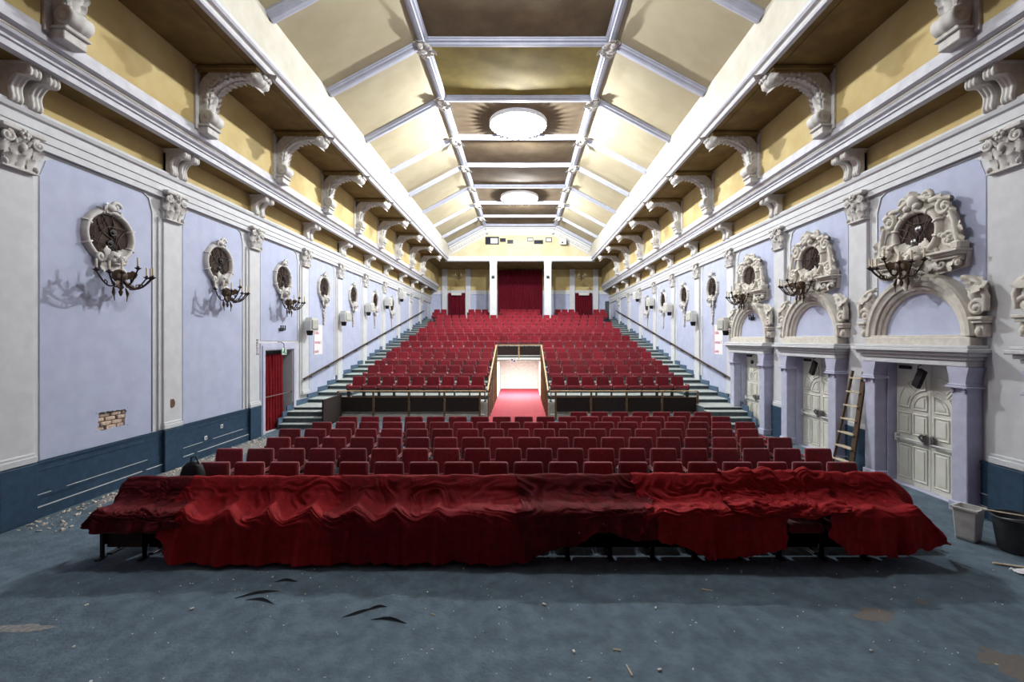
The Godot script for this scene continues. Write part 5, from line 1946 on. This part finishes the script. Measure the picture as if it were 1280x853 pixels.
	for k in 14: c0.append(Vector3(0, 0, 0)); c1.append(Vector3(0, 0.5, 0))
	rr.insert(0, c0); rr.append(c1)
	m.grid(rr, true, false, true)
	part(t, "bag", m, M.bag)
	m = MB.new()
	m.cbox(Vector3(0, 0.16, 0.1), Vector3(0.22, 0.2, 0.05), 0.03)
	part(t, "front_pocket", m, M.bag)
	m = MB.new()
	m.tube([Vector3(-0.03, 0.48, 0), Vector3(-0.01, 0.56, 0.01), Vector3(0.05, 0.57, 0.01), Vector3(0.09, 0.46, 0)], 0.01, 6)
	part(t, "carry_loop", m, M.bag)
	# crumbs of plaster
	m = MB.new()
	for k in 200:
		var d := rng.randf_range(3.2, 5.3)
		var x := rng.randf_range(-4.2, 4.4) * d / 4.0
		var s := rng.randf_range(0.004, 0.011) * (2.0 if rng.randf() < 0.06 else 1.0)
		m.xf = Transform3D(Basis(Vector3.UP, rng.randf() * TAU), Vector3(x, s * 0.4, -d))
		m.cbox(Vector3.ZERO, Vector3(s * rng.randf_range(1, 2.2), s * 0.8, s), s * 0.2)
	solo("plaster_crumbs", m, M.chip, "tiny white plaster crumbs scattered over the blue carpet", "debris", "", "stuff")
	m = MB.new()
	for k in 420:
		var d := rng.randf_range(6.3, 12.4)
		var x: float = -6.93 + pow(rng.randf(), 1.8) * (1.0 if d > 7.5 else 0.7)
		var s := rng.randf_range(0.008, 0.034)
		m.xf = Transform3D(Basis(Vector3(0.3, 1, 0.2).normalized(), rng.randf() * TAU), Vector3(x, s * 0.35, -d))
		m.cbox(Vector3.ZERO, Vector3(s * rng.randf_range(1, 2.4), s * 0.7, s), s * 0.2)
	solo("wall_rubble", m, M.rubble, "crumbled plaster rubble lying along the foot of the blue dado", "debris", "", "stuff")
	# red jacket left on a rail-side seat, seat tilted
	m = MB.new()
	m.cbox(Vector3(2.9, 1.0, -12.6), Vector3(0.5, 0.06, 0.28), 0.02)
	# a raised narrow black panel at the top of the stairs by the arched-door wall
	t = thing("folding_screen", "narrow dark upright panel standing at the top of the stairs", "panel")
	m = MB.new()
	m.cbox(Vector3(6.35, 4.75, -33.2), Vector3(0.3, 1.35, 0.08), 0.05)
	part(t, "board", m, M.rubber)
	m = MB.new()
	m.cbox(Vector3(6.35, 4.08, -33.2), Vector3(0.4, 0.05, 0.3), 0.01)
	part(t, "foot", m, M.rubber)

func _ready():
	rng.seed = 20240
	setup()
	make_materials()
	ceiling_lamp(16.7, LAMP, "glowing white ceiling rosette lamp, the larger one in the ribbed ceiling")
	ceiling_lamp(25.4, LAMP * 0.8, "glowing white ceiling rosette lamp closest to the rear gable")
	ceiling_lamp(8.0, LAMP * 0.25, "dimmer ceiling rosette lamp closest to the stage")
	floors()
	side_wall(-1)
	side_wall(1)
	entablature(-1)
	entablature(1)
	ceiling()
	terrace()
	passage()
	rear()
	left_doorway()
	consoles()
	for k in [1, 2, 3, 0]: surround(k, ["baroque plaster arch and cartouche around the white doors closest to the stage", "baroque plaster arch and cartouche around the white doors beside the bucket", "baroque plaster arch and cartouche around the white doors beside the ladder", "baroque plaster arch and cartouche around the white doors closest to the aisle stairs"][k])
	doors()
	rails()
	seating()
	sheets()
	fittings()
	props()
